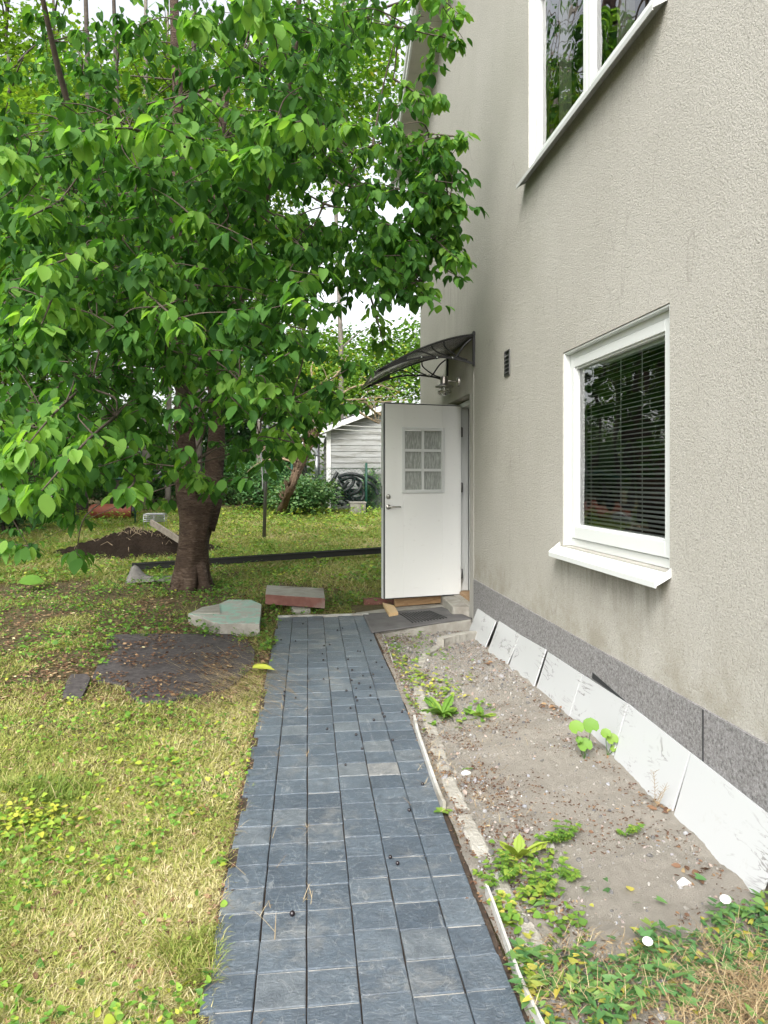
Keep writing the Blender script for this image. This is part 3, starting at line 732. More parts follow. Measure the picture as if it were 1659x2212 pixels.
def doorpx(px, py):                             # pixel onto the door face
    r = ray(px, py); s = (hinge.dot(dn)) / (r.dot(dn)); p = at(px, py, s); return (p - hinge).dot(du), p.z
wu0, wz1 = doorpx(*zz((518, 990), 1350, 1250, 2.37)); wu1_, wz0 = doorpx(*zz((912, 1600), 1350, 1250, 2.37))
ua, ub = wu1_, wu0                              # from hinge : right edge, left edge
mb = MB(); th = .055
dbox(mb, 0, ua + .02, zb, zt, -th, 0); dbox(mb, ub - .02, DWD, zb, zt, -th, 0)
dbox(mb, ua + .02, ub - .02, zb, wz0 + .02, -th, 0); dbox(mb, ua + .02, ub - .02, wz1 - .02, zt, -th, 0)
mb.build('door_leaf', M['door'], door, .002)
mb = MB(); dbox(mb, DWD + .001, DWD + .018, zb - .003, zt, -th - .012, -th * .45, 0); dbox(mb, .01, DWD + .018, zt + .001, zt + .016, -th - .012, -.028)
mb.build('door_rebate', M['white'], door)
mb = MB(); dbox(mb, DWD + .001, DWD + .010, zb, zt - .001, -th * .45, -.004); dbox(mb, .012, DWD, zt + .001, zt + .009, -.027, -.004)
dbox(mb, .004, DWD, zb - .010, zb - .001, -.05, -.004)
mb.build('door_seal', M['gasket'], door)
mb = MB(); q = .036
dbox(mb, ua, ua + q, wz0, wz1, .0005, .014); dbox(mb, ub - q, ub, wz0, wz1, .0005, .014); dbox(mb, ua + q, ub - q, wz0, wz0 + q, .0005, .014); dbox(mb, ua + q, ub - q, wz1 - q, wz1, .0005, .014)
mb.build('glazing_frame', M['white'], door, .004)
mb = MB(); gu0, gu1, gz0, gz1 = ua + q, ub - q, wz0 + q, wz1 - q
um = (gu0 + gu1) / 2; dbox(mb, um - .014, um + .014, gz0, gz1, -.012, -.004)
for i in (1, 2):
    zc = lerp(gz0, gz1, i / 3)
    dbox(mb, gu0, um - .014, zc - .014, zc + .014, -.012, -.004); dbox(mb, um + .014, gu1, zc - .014, zc + .014, -.012, -.004)
mb.build('glazing_bar', M['white'], door)
for i in range(3):
    for j in range(2):
        mb = MB(); za, zb_ = lerp(gz0, gz1, i / 3), lerp(gz0, gz1, (i + 1) / 3)
        a, b = (gu0 - .01, um) if j == 0 else (um, gu1 + .01)
        dbox(mb, a + .001, b - .001, za, zb_ - .002, -.030, -.020); mb.build('pane', M['rain'], door)
mb = MB(); hu, hz = doorpx(*zz((322, 222), 1400, 1900, 2.765)); c = dp(hu, hz, 0)
mb.lathe(c, [(.0, .010), (.026, .010), (.027, .004), (.027, .0)], dn, 20); mb.lathe(c, [(.0, .045), (.009, .045), (.010, .03), (.010, .01)], dn, 14)
mb.tube([c + dn * .045, c + dn * .047 - du * .03, c + dn * .045 - du * .075, c + dn * .043 - du * .125], [.010, .0095, .009, .008], 10)
mb.build('handle', M['steel'], door)
mb = MB(); hu, hz = doorpx(*zz((322, 110), 1400, 1900, 2.765)); c = dp(hu, hz, 0)
mb.lathe(c, [(.0, .018), (.014, .018), (.016, .010), (.025, .008), (.026, .0)], dn, 20); mb.build('lock', M['steel'], door)
mb = MB(); mb.bar(dp(DWD + .019, zb + .95, -.045), dp(DWD + .019, zb + 1.18, -.045), .003, .022, 0, dn); mb.build('lock_plate', M['darksteel'], door)
for i, pz in enumerate(((1070, 1010), (1070, 1660), (0, 0))):
    zc = [zt - .28, zb + 1.16, zb + .22][i]
    mb = MB(); mb.tube([dp(-.008, zc - .055, -.004), dp(-.008, zc + .055, -.004)], .009, 8); dbox(mb, -.022, -.012, zc - .05, zc + .05, -.012, -.002)
    mb.build('hinge', M['darksteel'], door)
# step under the door and plastered base
mb = MB()
mb.hexa([(D - .16, 7.30, .10), (D + .05, 7.215, .10), (D + .05, 8.2, .10), (D - .13, 8.18, .10)], [(D - .15, 7.30, .245), (D + .05, 7.215, .255), (D + .05, 8.2, .255), (D - .13, 8.18, .245)])
mb.build('door_step', M['concrete'], house, .012)

# vent
a = onX(*zz((1478, 318), 1350, 1250, 2.37)); b = onX(*zz((1525, 492), 1350, 1250, 2.37))
mb = MB(); y0, y1, z0, z1 = b.y, a.y, b.z, a.z
z0 = min(a.z, b.z) - .01; z1 = max(a.z, b.z) + .02
vent = empty('vent', (D, (y0 + y1) / 2, z0), None, None); vent.parent = house; vent.location = Vector((D, (y0 + y1) / 2, z0)) - house.location
mb.box(D - .010, D - .001, y0, y0 + .012, z0, z1); mb.box(D - .010, D - .001, y1 - .012, y1, z0, z1); mb.box(D - .010, D - .001, y0 + .012, y1 - .012, z0, z0 + .012); mb.box(D - .010, D - .001, y0 + .012, y1 - .012, z1 - .012, z1)
for i in range(5):
    zc = lerp(z0 + .02, z1 - .02, (i + .3) / 5)
    mb.obox((D - .006, (y0 + y1) / 2, zc), (0, (y1 - y0) / 2 - .012, 0), (.007, 0, .009), (.001, 0, -.001))
mb.build('vent_grille', M['darksteel'], vent)
mb = MB(); mb.box(D - .0015, D - .0005, y0 + .012, y1 - .012, z0 + .012, z1 - .012); mb.build('vent_backing', M['gasket'], vent)

# ---------------------------------------------------------------- awning
aw = empty('awning', (D, 7.64, 2.6), 'small curved smoked plastic awning on two black scrolled brackets above the open door', 'awning')
YA0, YA1 = 6.98, 8.30; XF = .73
def awz(t): return 2.905 - .375 * t ** 1.6
mb = MB(); N = 24
vs = []
for i in range(N + 1):
    t = i / N; x = lerp(D - .005, XF, t)
    for y in (YA0, YA1): vs.append((x, y, awz(t)))
n0 = len(vs); vs += [(x, y, z - .004) for x, y, z in vs]
fs = [(2 * i, 2 * i + 1, 2 * i + 3, 2 * i + 2) for i in range(N)] + [(n0 + 2 * i + 2, n0 + 2 * i + 3, n0 + 2 * i + 1, n0 + 2 * i) for i in range(N)]
fs += [(2 * i, 2 * i + 2, n0 + 2 * i + 2, n0 + 2 * i) for i in range(N)] + [(2 * i + 1, n0 + 2 * i + 1, n0 + 2 * i + 3, 2 * i + 3) for i in range(N)]
mb.add(vs, fs, True); mb.build('canopy_panel', M['smoke'], aw)
mb = MB(); mb.bar((XF, YA0 - .01, awz(1)), (XF, YA1 + .01, awz(1)), .014, .016); mb.build('edge_strip', M['black'], aw)
mb = MB(); mb.bar((D - .012, YA0 - .01, 2.905), (D - .012, YA1 + .01, 2.905), .022, .03); mb.build('wall_strip', M['black'], aw)
for y in (YA0 + .02, YA1 - .04):
    mb = MB()
    mb.box(D - .022, D - .001, y - .018, y + .018, 2.60, 2.93)
    up = [(lerp(D - .02, XF + .01, i / 16), y, awz(i / 16) - .016) for i in range(17)]
    for p, q in zip(up, up[1:]): mb.bar(p, q, .018, .014)
    # lower curved member, meeting the upper one near the front
    lo = bez([(D - .02, y, 2.640), (D - .20, y, 2.655), (D - .42, y, 2.655), (D - .60, y, 2.625), (D - .76, y, 2.575), (XF + .05, y, awz(.95) - .02)], 5)
    lo = bez([(D - .02, y, 2.625), (D - .18, y, 2.665), (D - .36, y, 2.68), (D - .55, y, 2.665), (D - .72, y, 2.62), (XF + .04, y, awz(.96) - .02)], 5)
    for p, q in zip(lo, lo[1:]): mb.bar(p, q, .018, .018)
    # web plates
    for xa, za, xb, zb2 in ((D - .04, 2.645, D - .30, awz(.27)), (D - .22, 2.675, D - .42, awz(.42)), (D - .37, 2.68, D - .56, awz(.56))):
        cpt = bez([(xa - .03, y, za + .01), (xa - .13, y, za + .045), (xb + .015, y, lerp(za, zb2, .6)), (xb, y, zb2 - .02)], 6)
        mb.tube(cpt, .008, 6)
    mb.tube(bez([(D - .03, y, 2.86), (D - .10, y, 2.80), (D - .17, y, 2.70), (D - .20, y, 2.67)], 5), .009, 6)
    # solid front web
    mb.hexa([(XF + .06, y - .006, awz(.95) - .03), (D - .66, y - .006, 2.645), (D - .66, y + .006, 2.645), (XF + .06, y + .006, awz(.95) - .03)],
            [(XF + .06, y - .006, awz(.93) - .012), (D - .66, y - .006, awz(.68) - .02), (D - .66, y + .006, awz(.68) - .02), (XF + .06, y + .006, awz(.93) - .012)])
    for xx in (.22, .37, .52): mb.lathe((D - xx, y - .018, 2.674), [(0, 0), (.015, 0), (.015, .036), (0, .036)], (0, 1, 0), 12)
    br = mb.build('bracket', M['black'], aw)
    for xx in (.22, .37, .52):
        sc = MB(); sc.lathe((D - xx, y - .021, 2.674), [(0, 0), (.008, 0), (.008, .003)], (0, 1, 0), 10); sc.build('bolt', M['white'], br)
# ---------------------------------------------------------------- wall lamp
pl = onX(993, 824); lc = Vector((pl.x - .165, pl.y, pl.z + .005))
lamp = empty('wall_lamp', pl, 'brushed steel outdoor lamp on the wall under the awning', 'wall lamp')
mb = MB(); mb.lathe(pl, [(0, -.028), (.042, -.028), (.045, -.022), (.045, -.001)], (1, 0, 0), 24); mb.build('wall_plate', M['steel'], lamp)
mb = MB(); mb.tube([pl + Vector((-.02, 0, 0)), lc + Vector((0, 0, 0))], .008, 10); mb.build('arm', M['steel'], lamp)
mb = MB(); mb.lathe(lc, [(0, .045), (.036, .045), (.041, .035), (.041, -.03), (.045, -.035), (.10, -.062), (.102, -.066), (.04, -.045), (.038, -.045)], (0, 0, 1), 24); mb.build('lamp_shade', M['steel'], lamp)
mb = MB()
for z in (-.10, -.125): mb.lathe(lc, [(.045, z), (.070, z - .010), (.072, z - .013), (.044, z - .004)], (0, 0, 1), 24)
for k in range(3):
    th = k * 2.1 + .4; p = lc + Vector((math.cos(th) * .058, math.sin(th) * .058, 0)); mb.tube([p + Vector((0, 0, -.045)), p + Vector((0, 0, -.135))], .003, 6)
mb.build('guard_rings', M['steel'], lamp)
mb = MB(); mb.lathe(lc, [(.036, -.04), (.038, -.10), (.034, -.135), (.018, -.155), (0, -.16)], (0, 0, 1), 20); mb.build('lamp_glass', M['bulb'], lamp)

# ================================================================ things by the door
mb = MB(); pt = .150
def topz(x, y): return pt + .02 * (x - 1.2)
poly = [(.60, 6.78), (.72, 6.66), (1.68, 7.03), (1.68, 8.0), (.62, 7.95), (.60, 7.6)]
mb.prism(poly, -.05, lambda x, y: topz(x, y))
land = mb.build('landing_slab', M['concrete'], None, .01); tag(land, 'rough grey concrete landing under the rubber mat', 'concrete slab')
mat_ = empty('doormat', (1.2, 7.2, .17), 'worn dark rubber doormat with a ribbed middle lying on the landing', 'doormat')
mb = MB(); A = onZ(802, 1362, pt + .0); B = onZ(1020, 1329, pt + .02)
NX, NY = 30, 14; A = Vector((.665, 6.60, 0)); B = Vector((1.69, 7.07, 0)); C = Vector((1.52, 7.72, 0)); E = Vector((.66, 7.42, 0))
def mpt(u, v):
    p = (A * (1 - u) + B * u) * (1 - v) + (E * (1 - u) + C * u) * v
    edge = max(0, 1 - min(u, 1 - u, v, 1 - v) * 8)
    return (p.x, p.y, max(topz(p.x, p.y) + .004, pathz(p.y) + .013) + .004 + .006 * noise.noise((p.x * 5, p.y * 5, 0)) + .004 * edge)
vs = [mpt(i / NX, j / NY) for j in range(NY + 1) for i in range(NX + 1)]; k = NX + 1
fs = [(j * k + i, j * k + i + 1, (j + 1) * k + i + 1, (j + 1) * k + i) for j in range(NY) for i in range(NX)]
mb.add(vs, fs, True); o = mb.build('mat_sheet', M['rubber'], mat_); sol = o.modifiers.new('solid', 'SOLIDIFY'); sol.thickness = .010; sol.offset = -1
mb = MB()
for i in range(12):
    u = .42 + .36 * i / 11
    pts = [Vector(mpt(u + .015 * math.sin(v * 5), v)) + Vector((0, 0, .004)) for v in np.linspace(.2, .8, 8)]
    mb.tube(pts, .0055, 6)
mb.build('mat_ribs', M['rubberrib'], mat_)
wq = [zz(q, 1400, 1900, 2.765) for q in ((262, 1252), (385, 1285), (430, 1358), (330, 1370))]
mb = MB(); zt_ = pt + .045; P = [onZ(*q, zt_) for q in wq]
poly = [(p.x, p.y) for p in P][::-1]
mb.prism(poly, zt_ - .036, zt_); tag(mb.build('wooden_wedge', M['wood_fresh'], None, .003), 'pale fresh pine wedge lying on the mat by the door edge', 'wood block')
a = onZ(*zz((395, 1290), 1400, 1900, 2.765), .17); b = onZ(*zz((940, 1255), 1400, 1900, 2.765), .17)
mb = MB(); mb.bar(Vector((a.x, a.y + .05, .21)), Vector((b.x, b.y + .05, .225)), .035, .115); tag(mb.build('wooden_plank', M['wood_plank'], None, .003), 'brown wooden plank standing on edge below the open door', 'plank')
a = onZ(*zz((62, 1250), 1400, 1900, 2.765), .19)
mb = MB(); mb.bar(Vector((a.x, a.y + .1, .175)), Vector((a.x + .36, a.y + .12, .18)), .14, .07); tag(mb.build('brick', M['redbrick'], None, .008), 'low reddish brick lying just left of the door bottom', 'brick')
mb = MB(); a = onZ(965, 1290, .2)
mb.box(1.50, 1.60, 8.12, 8.22, .15, .26); tag(mb.build('concrete_block', M['concrete_d'], None, .01), 'small rough concrete block in the corner behind the doorstep', 'concrete block')

# white plastic edging strips beside the path
def strip(pts, w, h, label, grp=None):
    mb = MB(); P = [gnd(px, py) for px, py in pts]; P = bez([Vector((p.x, p.y, G(p.x, p.y) + h * .35)) for p in P], 6)
    for p, q in zip(P, P[1:]): mb.bar(p, q + (q - p) * .02, w, h)
    return tag(mb.build('edging_strip', M['strip']), label, 'edging strip', grp)
strip([(895, 1560), (903, 1595), (918, 1640), (938, 1700), (952, 1738), (960, 1752)], .014, .05, 'bent white plastic edging strip bulging beside the middle of the path')
strip([(824, 1366), (838, 1400), (848, 1430)], .005, .018, 'thin white edging strip beside the far end of the path')
strip([(1050, 1930), (1066, 1972), (1100, 2070), (1130, 2150), (1175, 2245)], .009, .045, 'white edging strip beside the nearest stretch of path')
mb = MB(); a = path_xy(-.30, VEND + .03); b = path_xy(.60, VEND + .035)
mb.bar((a[0], a[1], plane(VEND) + .004), (b[0], b[1], plane(VEND) + .008), .05, .028); tag(mb.build('edging_strip', M['strip'], None, .004), 'whitish mortar kerb closing the far end of the path', 'edging strip')
# concrete edging stones in a curve
ep = [(1052, 1380), (1020, 1382), (985, 1388), (950, 1398), (922, 1415), (905, 1445), (902, 1478), (908, 1510), (922, 1550), (940, 1600), (958, 1660), (985, 1725), (1015, 1790), (1050, 1860), (1090, 1935), (1135, 2010), (1180, 2080)]
P = bez([Vector(gnd(px, py)) for px, py in ep], 8)
dist = [0]
for p, q in zip(P, P[1:]): dist.append(dist[-1] + (q - p).length)
seg = 0.0; i = 0; stones = []
bounds = [0, .62, 1.02, 1.22, 1.42, 1.62, 1.85, 2.10, 2.40, 2.70, 3.0, 3.35, 3.75, 4.2, 4.7, 5.3]
side = ['touching the leaning marble tiles', 'at the bend nearest the landing', 'at the tight bend', 'amid yellow weeds', 'beside the dandelions', 'just after the dandelions', 'beside the dry grass tuft', 'beside the bulging white strip', 'below the bulging strip', 'with a yellow leaf beside it', 'beside the white pebble', 'before the cracked corner', 'beside the green parsley like weed', 'half buried in weeds near the camera', 'nearest the camera']
for a, b in zip(bounds, bounds[1:]):
    idx = [j for j, d_ in enumerate(dist) if a + .006 <= d_ <= b - .004]
    if len(idx) < 2: continue
    hh = .055 if a > 0 else .10
    mb = MB(); w = .068
    L_, R_ = [], []
    for j in idx:
        d_ = (P[min(j + 1, len(P) - 1)] - P[max(j - 1, 0)]); d_.z = 0; d_.normalize(); nrm = Vector((-d_.y, d_.x, 0))
        jt = .009 * noise.noise((j * .9, a, 0))
        L_.append(P[j] + nrm * (w / 2 + jt)); R_.append(P[j] - nrm * (w / 2 - jt))
    vs = []; tl = rnd.uniform(-.006, .006)
    for l, r in zip(L_, R_):
        zt2 = G((l.x + r.x) / 2, (l.y + r.y) / 2) + .006 * noise.noise((l.x * 14, l.y * 14, 3)) + (.014 if a > .7 else .022 if a > 0 else .075) + tl * .6
        vs += [(l.x, l.y, zt2 - hh - .05), (r.x, r.y, zt2 - hh - .05), (r.x, r.y, zt2 - .006), (lerp(r.x, l.x, .12), lerp(r.y, l.y, .12), zt2), (lerp(r.x, l.x, .88), lerp(r.y, l.y, .88), zt2), (l.x, l.y, zt2 - .006)]
    m_ = len(L_); fs = []
    for q in range(m_ - 1):
        for e in range(6):
            f_ = (e + 1) % 6; fs.append((q * 6 + e, q * 6 + f_, (q + 1) * 6 + f_, (q + 1) * 6 + e))
    fs += [(5, 4, 3, 2, 1, 0), tuple((m_ - 1) * 6 + e for e in range(6))]
    mb.add(vs, fs); o = mb.build('edging_stone', M['concrete'])
    tag(o, 'grey concrete edging stone ' + side[len(stones)], 'edging stone', 'concrete edging stones along the gravel bed'); stones.append(o)

# ---------------------------------------------------------------- marble tiles against the plinth
def ytop(px, py): return onX(px, py, D - .03).y
tt = [(1032, 1071, 'short worn white tile nearest the doorstep, with a chipped lower corner', -.045),
      (1078, 1122, 'second tile from the doorstep, pale grey with a torn paper patch', -.04),
      (1123, 1178, 'third tile from the doorstep, narrow grey white with a faint crack', 0),
      (1183, 1257, 'fourth tile from the doorstep, marble with small specks of glue', 0),
      (1259, 1355, 'marble tile under the dark wedge shaped hole in the plinth', 0),
      (1358, 1490, 'clean marble tile behind the two round leaved seedlings', 0),
      (1493, 1668, 'long grey veined marble tile left of the last black gap', 0),
      (1675, 1900, 'last marble tile at the right edge of the view', 0)]
tops = [(1032, 1314), (1071, 1341), (1078, 1341), (1123, 1371), (1123, 1371), (1179, 1403), (1183, 1408), (1258, 1457), (1258, 1457), (1356, 1520), (1358, 1521), (1491, 1626), (1493, 1627), (1700, 1791)]
for i, (pa, pb, lb, dz) in enumerate(tt):
    if i < 7:
        a = onX(*tops[2 * i], D - .026); b = onX(*tops[2 * i + 1], D - .026)
    else:
        a0 = onX(1706, 1795, D - .026); a = a0; b = Vector((a0.x, a0.y - .6, a0.z - .01))
    gap = [.01, .03, .0, .012, .004, .012, .03, .03][i]
    lean = [.12, .12, .11, .10, .10, .10, .10, .10][i]
    za = G(1.6, a.y) - .07; zb2 = G(1.6, b.y) - .07
    sh = [.05, .02, .01, .01, .0, -.0, .012, .012][i]
    lo_a = Vector((D - .026 - lean, a.y + sh * .4, za)); lo_b = Vector((D - .026 - lean, b.y + gap * 1.6 + .002, zb2))
    a = a.copy(); b = b.copy(); b.y += .004
    nrm = (b - a).cross(lo_a - a).normalized()
    if nrm.x > 0: nrm = -nrm
    mb = MB(); q = [lo_b, lo_a, a, b]
    back = [p - nrm * .010 for p in q]
    mb.add([*q, *back], [(0, 1, 2, 3), (7, 6, 5, 4), (0, 4, 5, 1), (1, 5, 6, 2), (2, 6, 7, 3), (3, 7, 4, 0)])
    o = mb.build('marble_tile', M['marble'], None, .0012); tag(o, lb, 'tile', 'marble tiles leaning against the house plinth')

# ================================================================ lawn objects
def zc6(q): return zz(q, 700, 2200, 2.765)
# mint slab
def slabpoly(qs, zt): return [(p.x, p.y) for p in [onZ(*q, zt) for q in qs]]
zt_ = plane(6.9) + .09
qs = [zc6(q) for q in ((95, 545), (240, 475), (430, 440), (530, 388), (780, 395), (890, 440), (880, 560), (868, 655), (440, 655), (300, 615), (250, 585))]
poly = slabpoly(qs, zt_)[::-1]
mb = MB(); mb.prism(poly, zt_ - .13, lambda x, y: zt_ + .006 * noise.noise((x * 5, y * 5, 0)), 0, 1)
o = mb.build('concrete_slab', [M['mint'], M['concrete']], None, .006); tag(o, 'broken concrete slab with peeling mint green paint beside the path end', 'concrete slab')
mb = MB(); qs = [zc6(q) for q in ((130, 535), (250, 475), (430, 445), (445, 540))]; poly = slabpoly(qs, zt_ + .012)[::-1]
mb.prism(poly, zt_ + .003, zt_ + .014); put(mb.build('flake', M['concrete']), o)
# red faced block
a = gnd(*zc6((945, 470))); 
T4 = [onZ(*zc6(q), plane(7.5) + .16) for q in ((930, 335), (1575, 378), (1560, 270), (945, 235))]
mb = MB(); dzs = Vector((0, 0, -.105)); T4[1].z -= .0; T4[2].z -= .0
mb.hexa([p + dzs for p in T4], T4); o = mb.build('brick_block', [M['concrete'], M['redbrick']], None, .006)
for p in o.data.polygons:
    if abs(p.normal.z) < .5: p.material_index = 1
o.rotation_euler = (0, 0, 0)
tag(o, 'long flat block with a red brick face lying near the path end', 'masonry block')
mb = MB(); q = [onZ(*zc6(k_), plane(7.3) + .055) for k_ in ((1180, 430), (1420, 460), (1420, 495), (1230, 500))]
q = [(p.x, p.y) for p in q]; q2 = [q[3], q[2], (q[1][0], q[1][1] + .12), (q[0][0], q[0][1] + .12)]
mb.prism(q2, plane(7.3) - .03, plane(7.3) + .052); tag(mb.build('concrete_lump', M['concrete'], None, .01), 'small concrete lump propping the red faced block', 'concrete lump')
# roofing felt patch on the lawn
def z4(q): return zz(q, 0, 2000, 1.659)
FELT = [(700, 800), (900, 792), (1200, 798), (1500, 795), (1600, 830), (1650, 900), (1645, 1000), (1560, 1080), (1480, 1140), (1280, 1180), (1100, 1225), (930, 1228), (860, 1210), (800, 1125), (690, 1095), (600, 1070), (640, 985), (700, 930), (770, 900), (690, 850)]
feltpoly = [(p.x, p.y) for p in [gnd(*z4(q)) for q in FELT]]
mb = MB(); mb.prism(feltpoly[::-1], lambda x, y: G(x, y) - .03, lambda x, y: G(x, y) + .006); tag(mb.build('felt_sheet', M['felt']), 'large dark sheet of roofing felt lying in the grass under dry needles', 'felt sheet')
FELT2 = [(405, 1195), (430, 1110), (460, 1062), (560, 1058), (585, 1085), (560, 1150), (530, 1210)]
felt2 = [(p.x, p.y) for p in [gnd(*z4(q)) for q in FELT2]]
mb = MB(); mb.prism(felt2[::-1], lambda x, y: G(x, y) - .03, lambda x, y: G(x, y) + .012); tag(mb.build('felt_sheet', M['felt']), 'small torn scrap of felt left of the large sheet', 'felt sheet')
# black gutter across the lawn
a = gnd(285, 1229, .03); b = gnd(822, 1193, .09); b = a + (b - a) * 1.10
d = (b - a).normalized(); sd_ = Vector((-d.y, d.x, 0)).normalized()
mb = MB(); n = 24
for u0, z0, u1, z1 in ((-.06, .07, -.06, -.01), (-.06, -.01, .05, -.01), (.05, -.01, .05, .075), (-.085, .07, -.06, .07)):
    pa, pb = a + sd_ * u0 + Vector((0, 0, z0)), a + sd_ * u1 + Vector((0, 0, z1)); L_ = b - a
    nn = (pb - pa).normalized().cross(d) * .004
    mb.hexa([pa - nn, pa + L_ - nn, pa + L_ + nn, pa + nn], [pb - nn, pb + L_ - nn, pb + L_ + nn, pb + nn])
tag(mb.build('gutter', M['rail']), 'long black gutter lying across the grass behind the tree', 'gutter')
# soil mound
c = gnd(285, 1200)
mb = MB(); NA, NR = 90, 34; vs = [(c.x, c.y + .5, G(c.x, c.y) + .33)]
for j in range(1, NR + 1):
    for i in range(NA):
        th = 2 * math.pi * i / NA; r = j / NR; rr = 1 + .25 * noise.noise((math.cos(th) * 1.3, math.sin(th) * 1.3, 2))
        x = c.x + math.cos(th) * r * 1.45 * rr; y = c.y + .5 + math.sin(th) * r * .95 * rr
        h = .30 * (1 - sst(.15, 1.0, r)) + .16 * noise.noise((x * 3.2, y * 3.2, 0)) * (1 - r) + .10 * noise.noise((x * 9, y * 9, 0)) * (1 - r * .7) + .05 * noise.noise((x * 23, y * 23, 0)) * (1 - r * .6)
        vs.append((x, y, G(x, y) - .03 * r + h))
fs = [(0, 1 + i, 1 + (i + 1) % NA) for i in range(NA)]
for j in range(NR - 1):
    for i in range(NA):
        p = 1 + j * NA; q = p + NA; fs.append((p + i, q + i, q + (i + 1) % NA, p + (i + 1) % NA))
mb.add(vs, fs, True)
for k in range(90):
    p = Vector(vs[rnd.randint(1, NA * 22)]); q = p + Vector((rnd.uniform(-.2, .2), rnd.uniform(-.15, .05), rnd.uniform(-.03, .08))); mb.tube([p - Vector((0, 0, .02)), p.lerp(q, .5) + Vector((0, 0, .04)), q - Vector((0, 0, .03))], [.006, .004, .002], 4, False, 1)
tag(mb.build('soil_mound', [M['mound'], M['drytwig']]), 'heap of dug up dark earth and roots left of the cherry trunk', 'soil heap')
mound_c = Vector((c.x, c.y + .5, 0))
# leaning plank and metal crate on the mound
a = at(326, 1128, proj(mound_c)[2] - .3); b = at(402, 1176, proj(mound_c)[2] - .9)
mb = MB(); mb.bar(a, b, .035, .095); tag(mb.build('timber', M['wood_grey'], None, .004), 'weathered square timber sloping down behind the cherry trunk', 'timber')
c = at(334, 1116, proj(mound_c)[2] + .6); cr = empty('metal_crate', c - Vector((0, 0, .1)), 'small galvanised wire crate with a bright sheet on top of the earth heap', 'crate')
mb = MB(); mb.box(c.x - .16, c.x + .18, c.y - .12, c.y + .12, c.z + .045, c.z + .052); mb.box(c.x - .13, c.x + .15, c.y - .08, c.y + .1, c.z + .054, c.z + .060); mb.build('top_sheet', M['galv'], cr)
mb = MB()
for k in range(4):
    z = c.z + .03 - k * .035
    mb.tube([(c.x - .16, c.y - .12, z), (c.x + .18, c.y - .12, z), (c.x + .18, c.y + .12, z), (c.x - .16, c.y + .12, z), (c.x - .16, c.y - .12, z)], .006, 5, False)
for q in ((-.16, -.12), (.18, -.12), (.18, .12), (-.16, .12), (.01, -.12)): mb.tube([(c.x + q[0], c.y + q[1], c.z + .045), (c.x + q[0], c.y + q[1], c.z - .2)], .004, 5)
mb.build('wire_sides', M['galv'], cr)
# grey cloth by the trunk
q = [gnd(px, py) for px, py in ((272, 1225), (285, 1262), (330, 1268), (375, 1250), (372, 1236), (320, 1245))]
mb = MB(); N = 14; a, b = gnd(270, 1262), gnd(382, 1256); vs = []
for i in range(N + 1):
    for j in range(7):
        u, v = i / N, j / 6; p = a.lerp(b, u); x = p.x; y = p.y + .34 * v * (1 - .3 * u)
        h = .13 * math.exp(-((u - .08) / .16) ** 2) * v + .05 * v * (1 - u) + .012 * noise.noise((u * 6, v * 5, 0)) + .04 * sst(.7, 1, u) * v
        vs.append((x, y, G(x, y) + .012 + h))
mb.add(vs, [(i * 7 + j, (i + 1) * 7 + j, (i + 1) * 7 + j + 1, i * 7 + j + 1) for i in range(N) for j in range(6)], True)
o = mb.build('ground_sheet', M['tarp']); sol = o.modifiers.new('s', 'SOLIDIFY'); sol.thickness = .006; tag(o, 'crumpled grey fabric sheet lying against the foot of the cherry tree', 'fabric sheet')
# red gas cylinder
c = gnd(240, 1122); s_ = proj(c)[2]; r_ = .17
cy = empty('gas_cylinder', (c.x, c.y, c.z), 'terracotta red steel cylinder lying on its side before the bushes', 'gas cylinder')
a = at(190, 1101, s_); ln = 90 * s_ / FX; ax = Vector((.995, .10, 0)).normalized(); a.z = c.z + r_ + .02
mb = MB(); mb.lathe(a, [(0, .0), (.07, .01), (.12, .04), (.155, .09), (r_, .15), (r_, ln - .02), (r_ - .01, ln), (.0, ln)], ax, 28); mb.build('tank_body', M['redmetal'], cy)
mb = MB(); mb.lathe(a, [(0, ln), (r_ - .01, ln + .002), (r_, ln + .02), (r_, ln + .08), (r_ - .05, ln + .10), (0, ln + .10)], ax, 28); mb.build('end_cap', M['black'], cy)

# ================================================================ shed, fence, lines
YS = 20.6
sl_ = onY(709, 1035, YS); sx0 = sl_.x; sz0 = G(sx0, YS)
def sp(px, py): p = onY(px, py, YS); return p
eav = sp(705, 925); ztop = eav.z
SW = 3.3; ridge_x = sx0 + SW / 2
rs = .385; zrg = ztop + rs * SW / 2
shed = empty('shed', (ridge_x, YS + 1.5, sz0), 'small weathered white board shed with a gable roof behind the open door', 'shed')
mb = MB(); bh = .160; z = sz0; k = 0
while z < zrg:
    z1 = min(z + bh, zrg); x0, x1 = sx0, sx0 + SW
    if z > ztop - .05: dx = (z - ztop) / rs; x0 = sx0 + max(0, dx); x1 = sx0 + SW - max(0, dx)
    if x1 - x0 > .1:
        mb.hexa([(x0, YS - .022, z), (x1, YS - .022, z), (x1, YS + .03, z), (x0, YS + .03, z)], [(x0, YS - .004, z1 - .004), (x1, YS - .004, z1 - .004), (x1, YS + .03, z1 - .004), (x0, YS + .03, z1 - .004)])
        if z1 < ztop: mb.hexa([(x0 - .022, YS + .03, z), (x0 + .03, YS + .03, z), (x0 + .03, YS + 3, z), (x0 - .022, YS + 3, z)], [(x0 - .004, YS + .03, z1 - .004), (x0 + .03, YS + .03, z1 - .004), (x0 + .03, YS + 3, z1 - .004), (x0 - .004, YS + 3, z1 - .004)])
    z += bh
mb.build('board_wall', M['shedwood'], shed)
mb = MB(); mb.box(sx0 - .03, sx0 + .07, YS - .045, YS - .024, sz0, ztop + .02); mb.box(sx0 - .05, sx0 - .03, YS - .045, YS + .06, sz0, ztop); mb.build('corner_board', M['white_old'], shed)
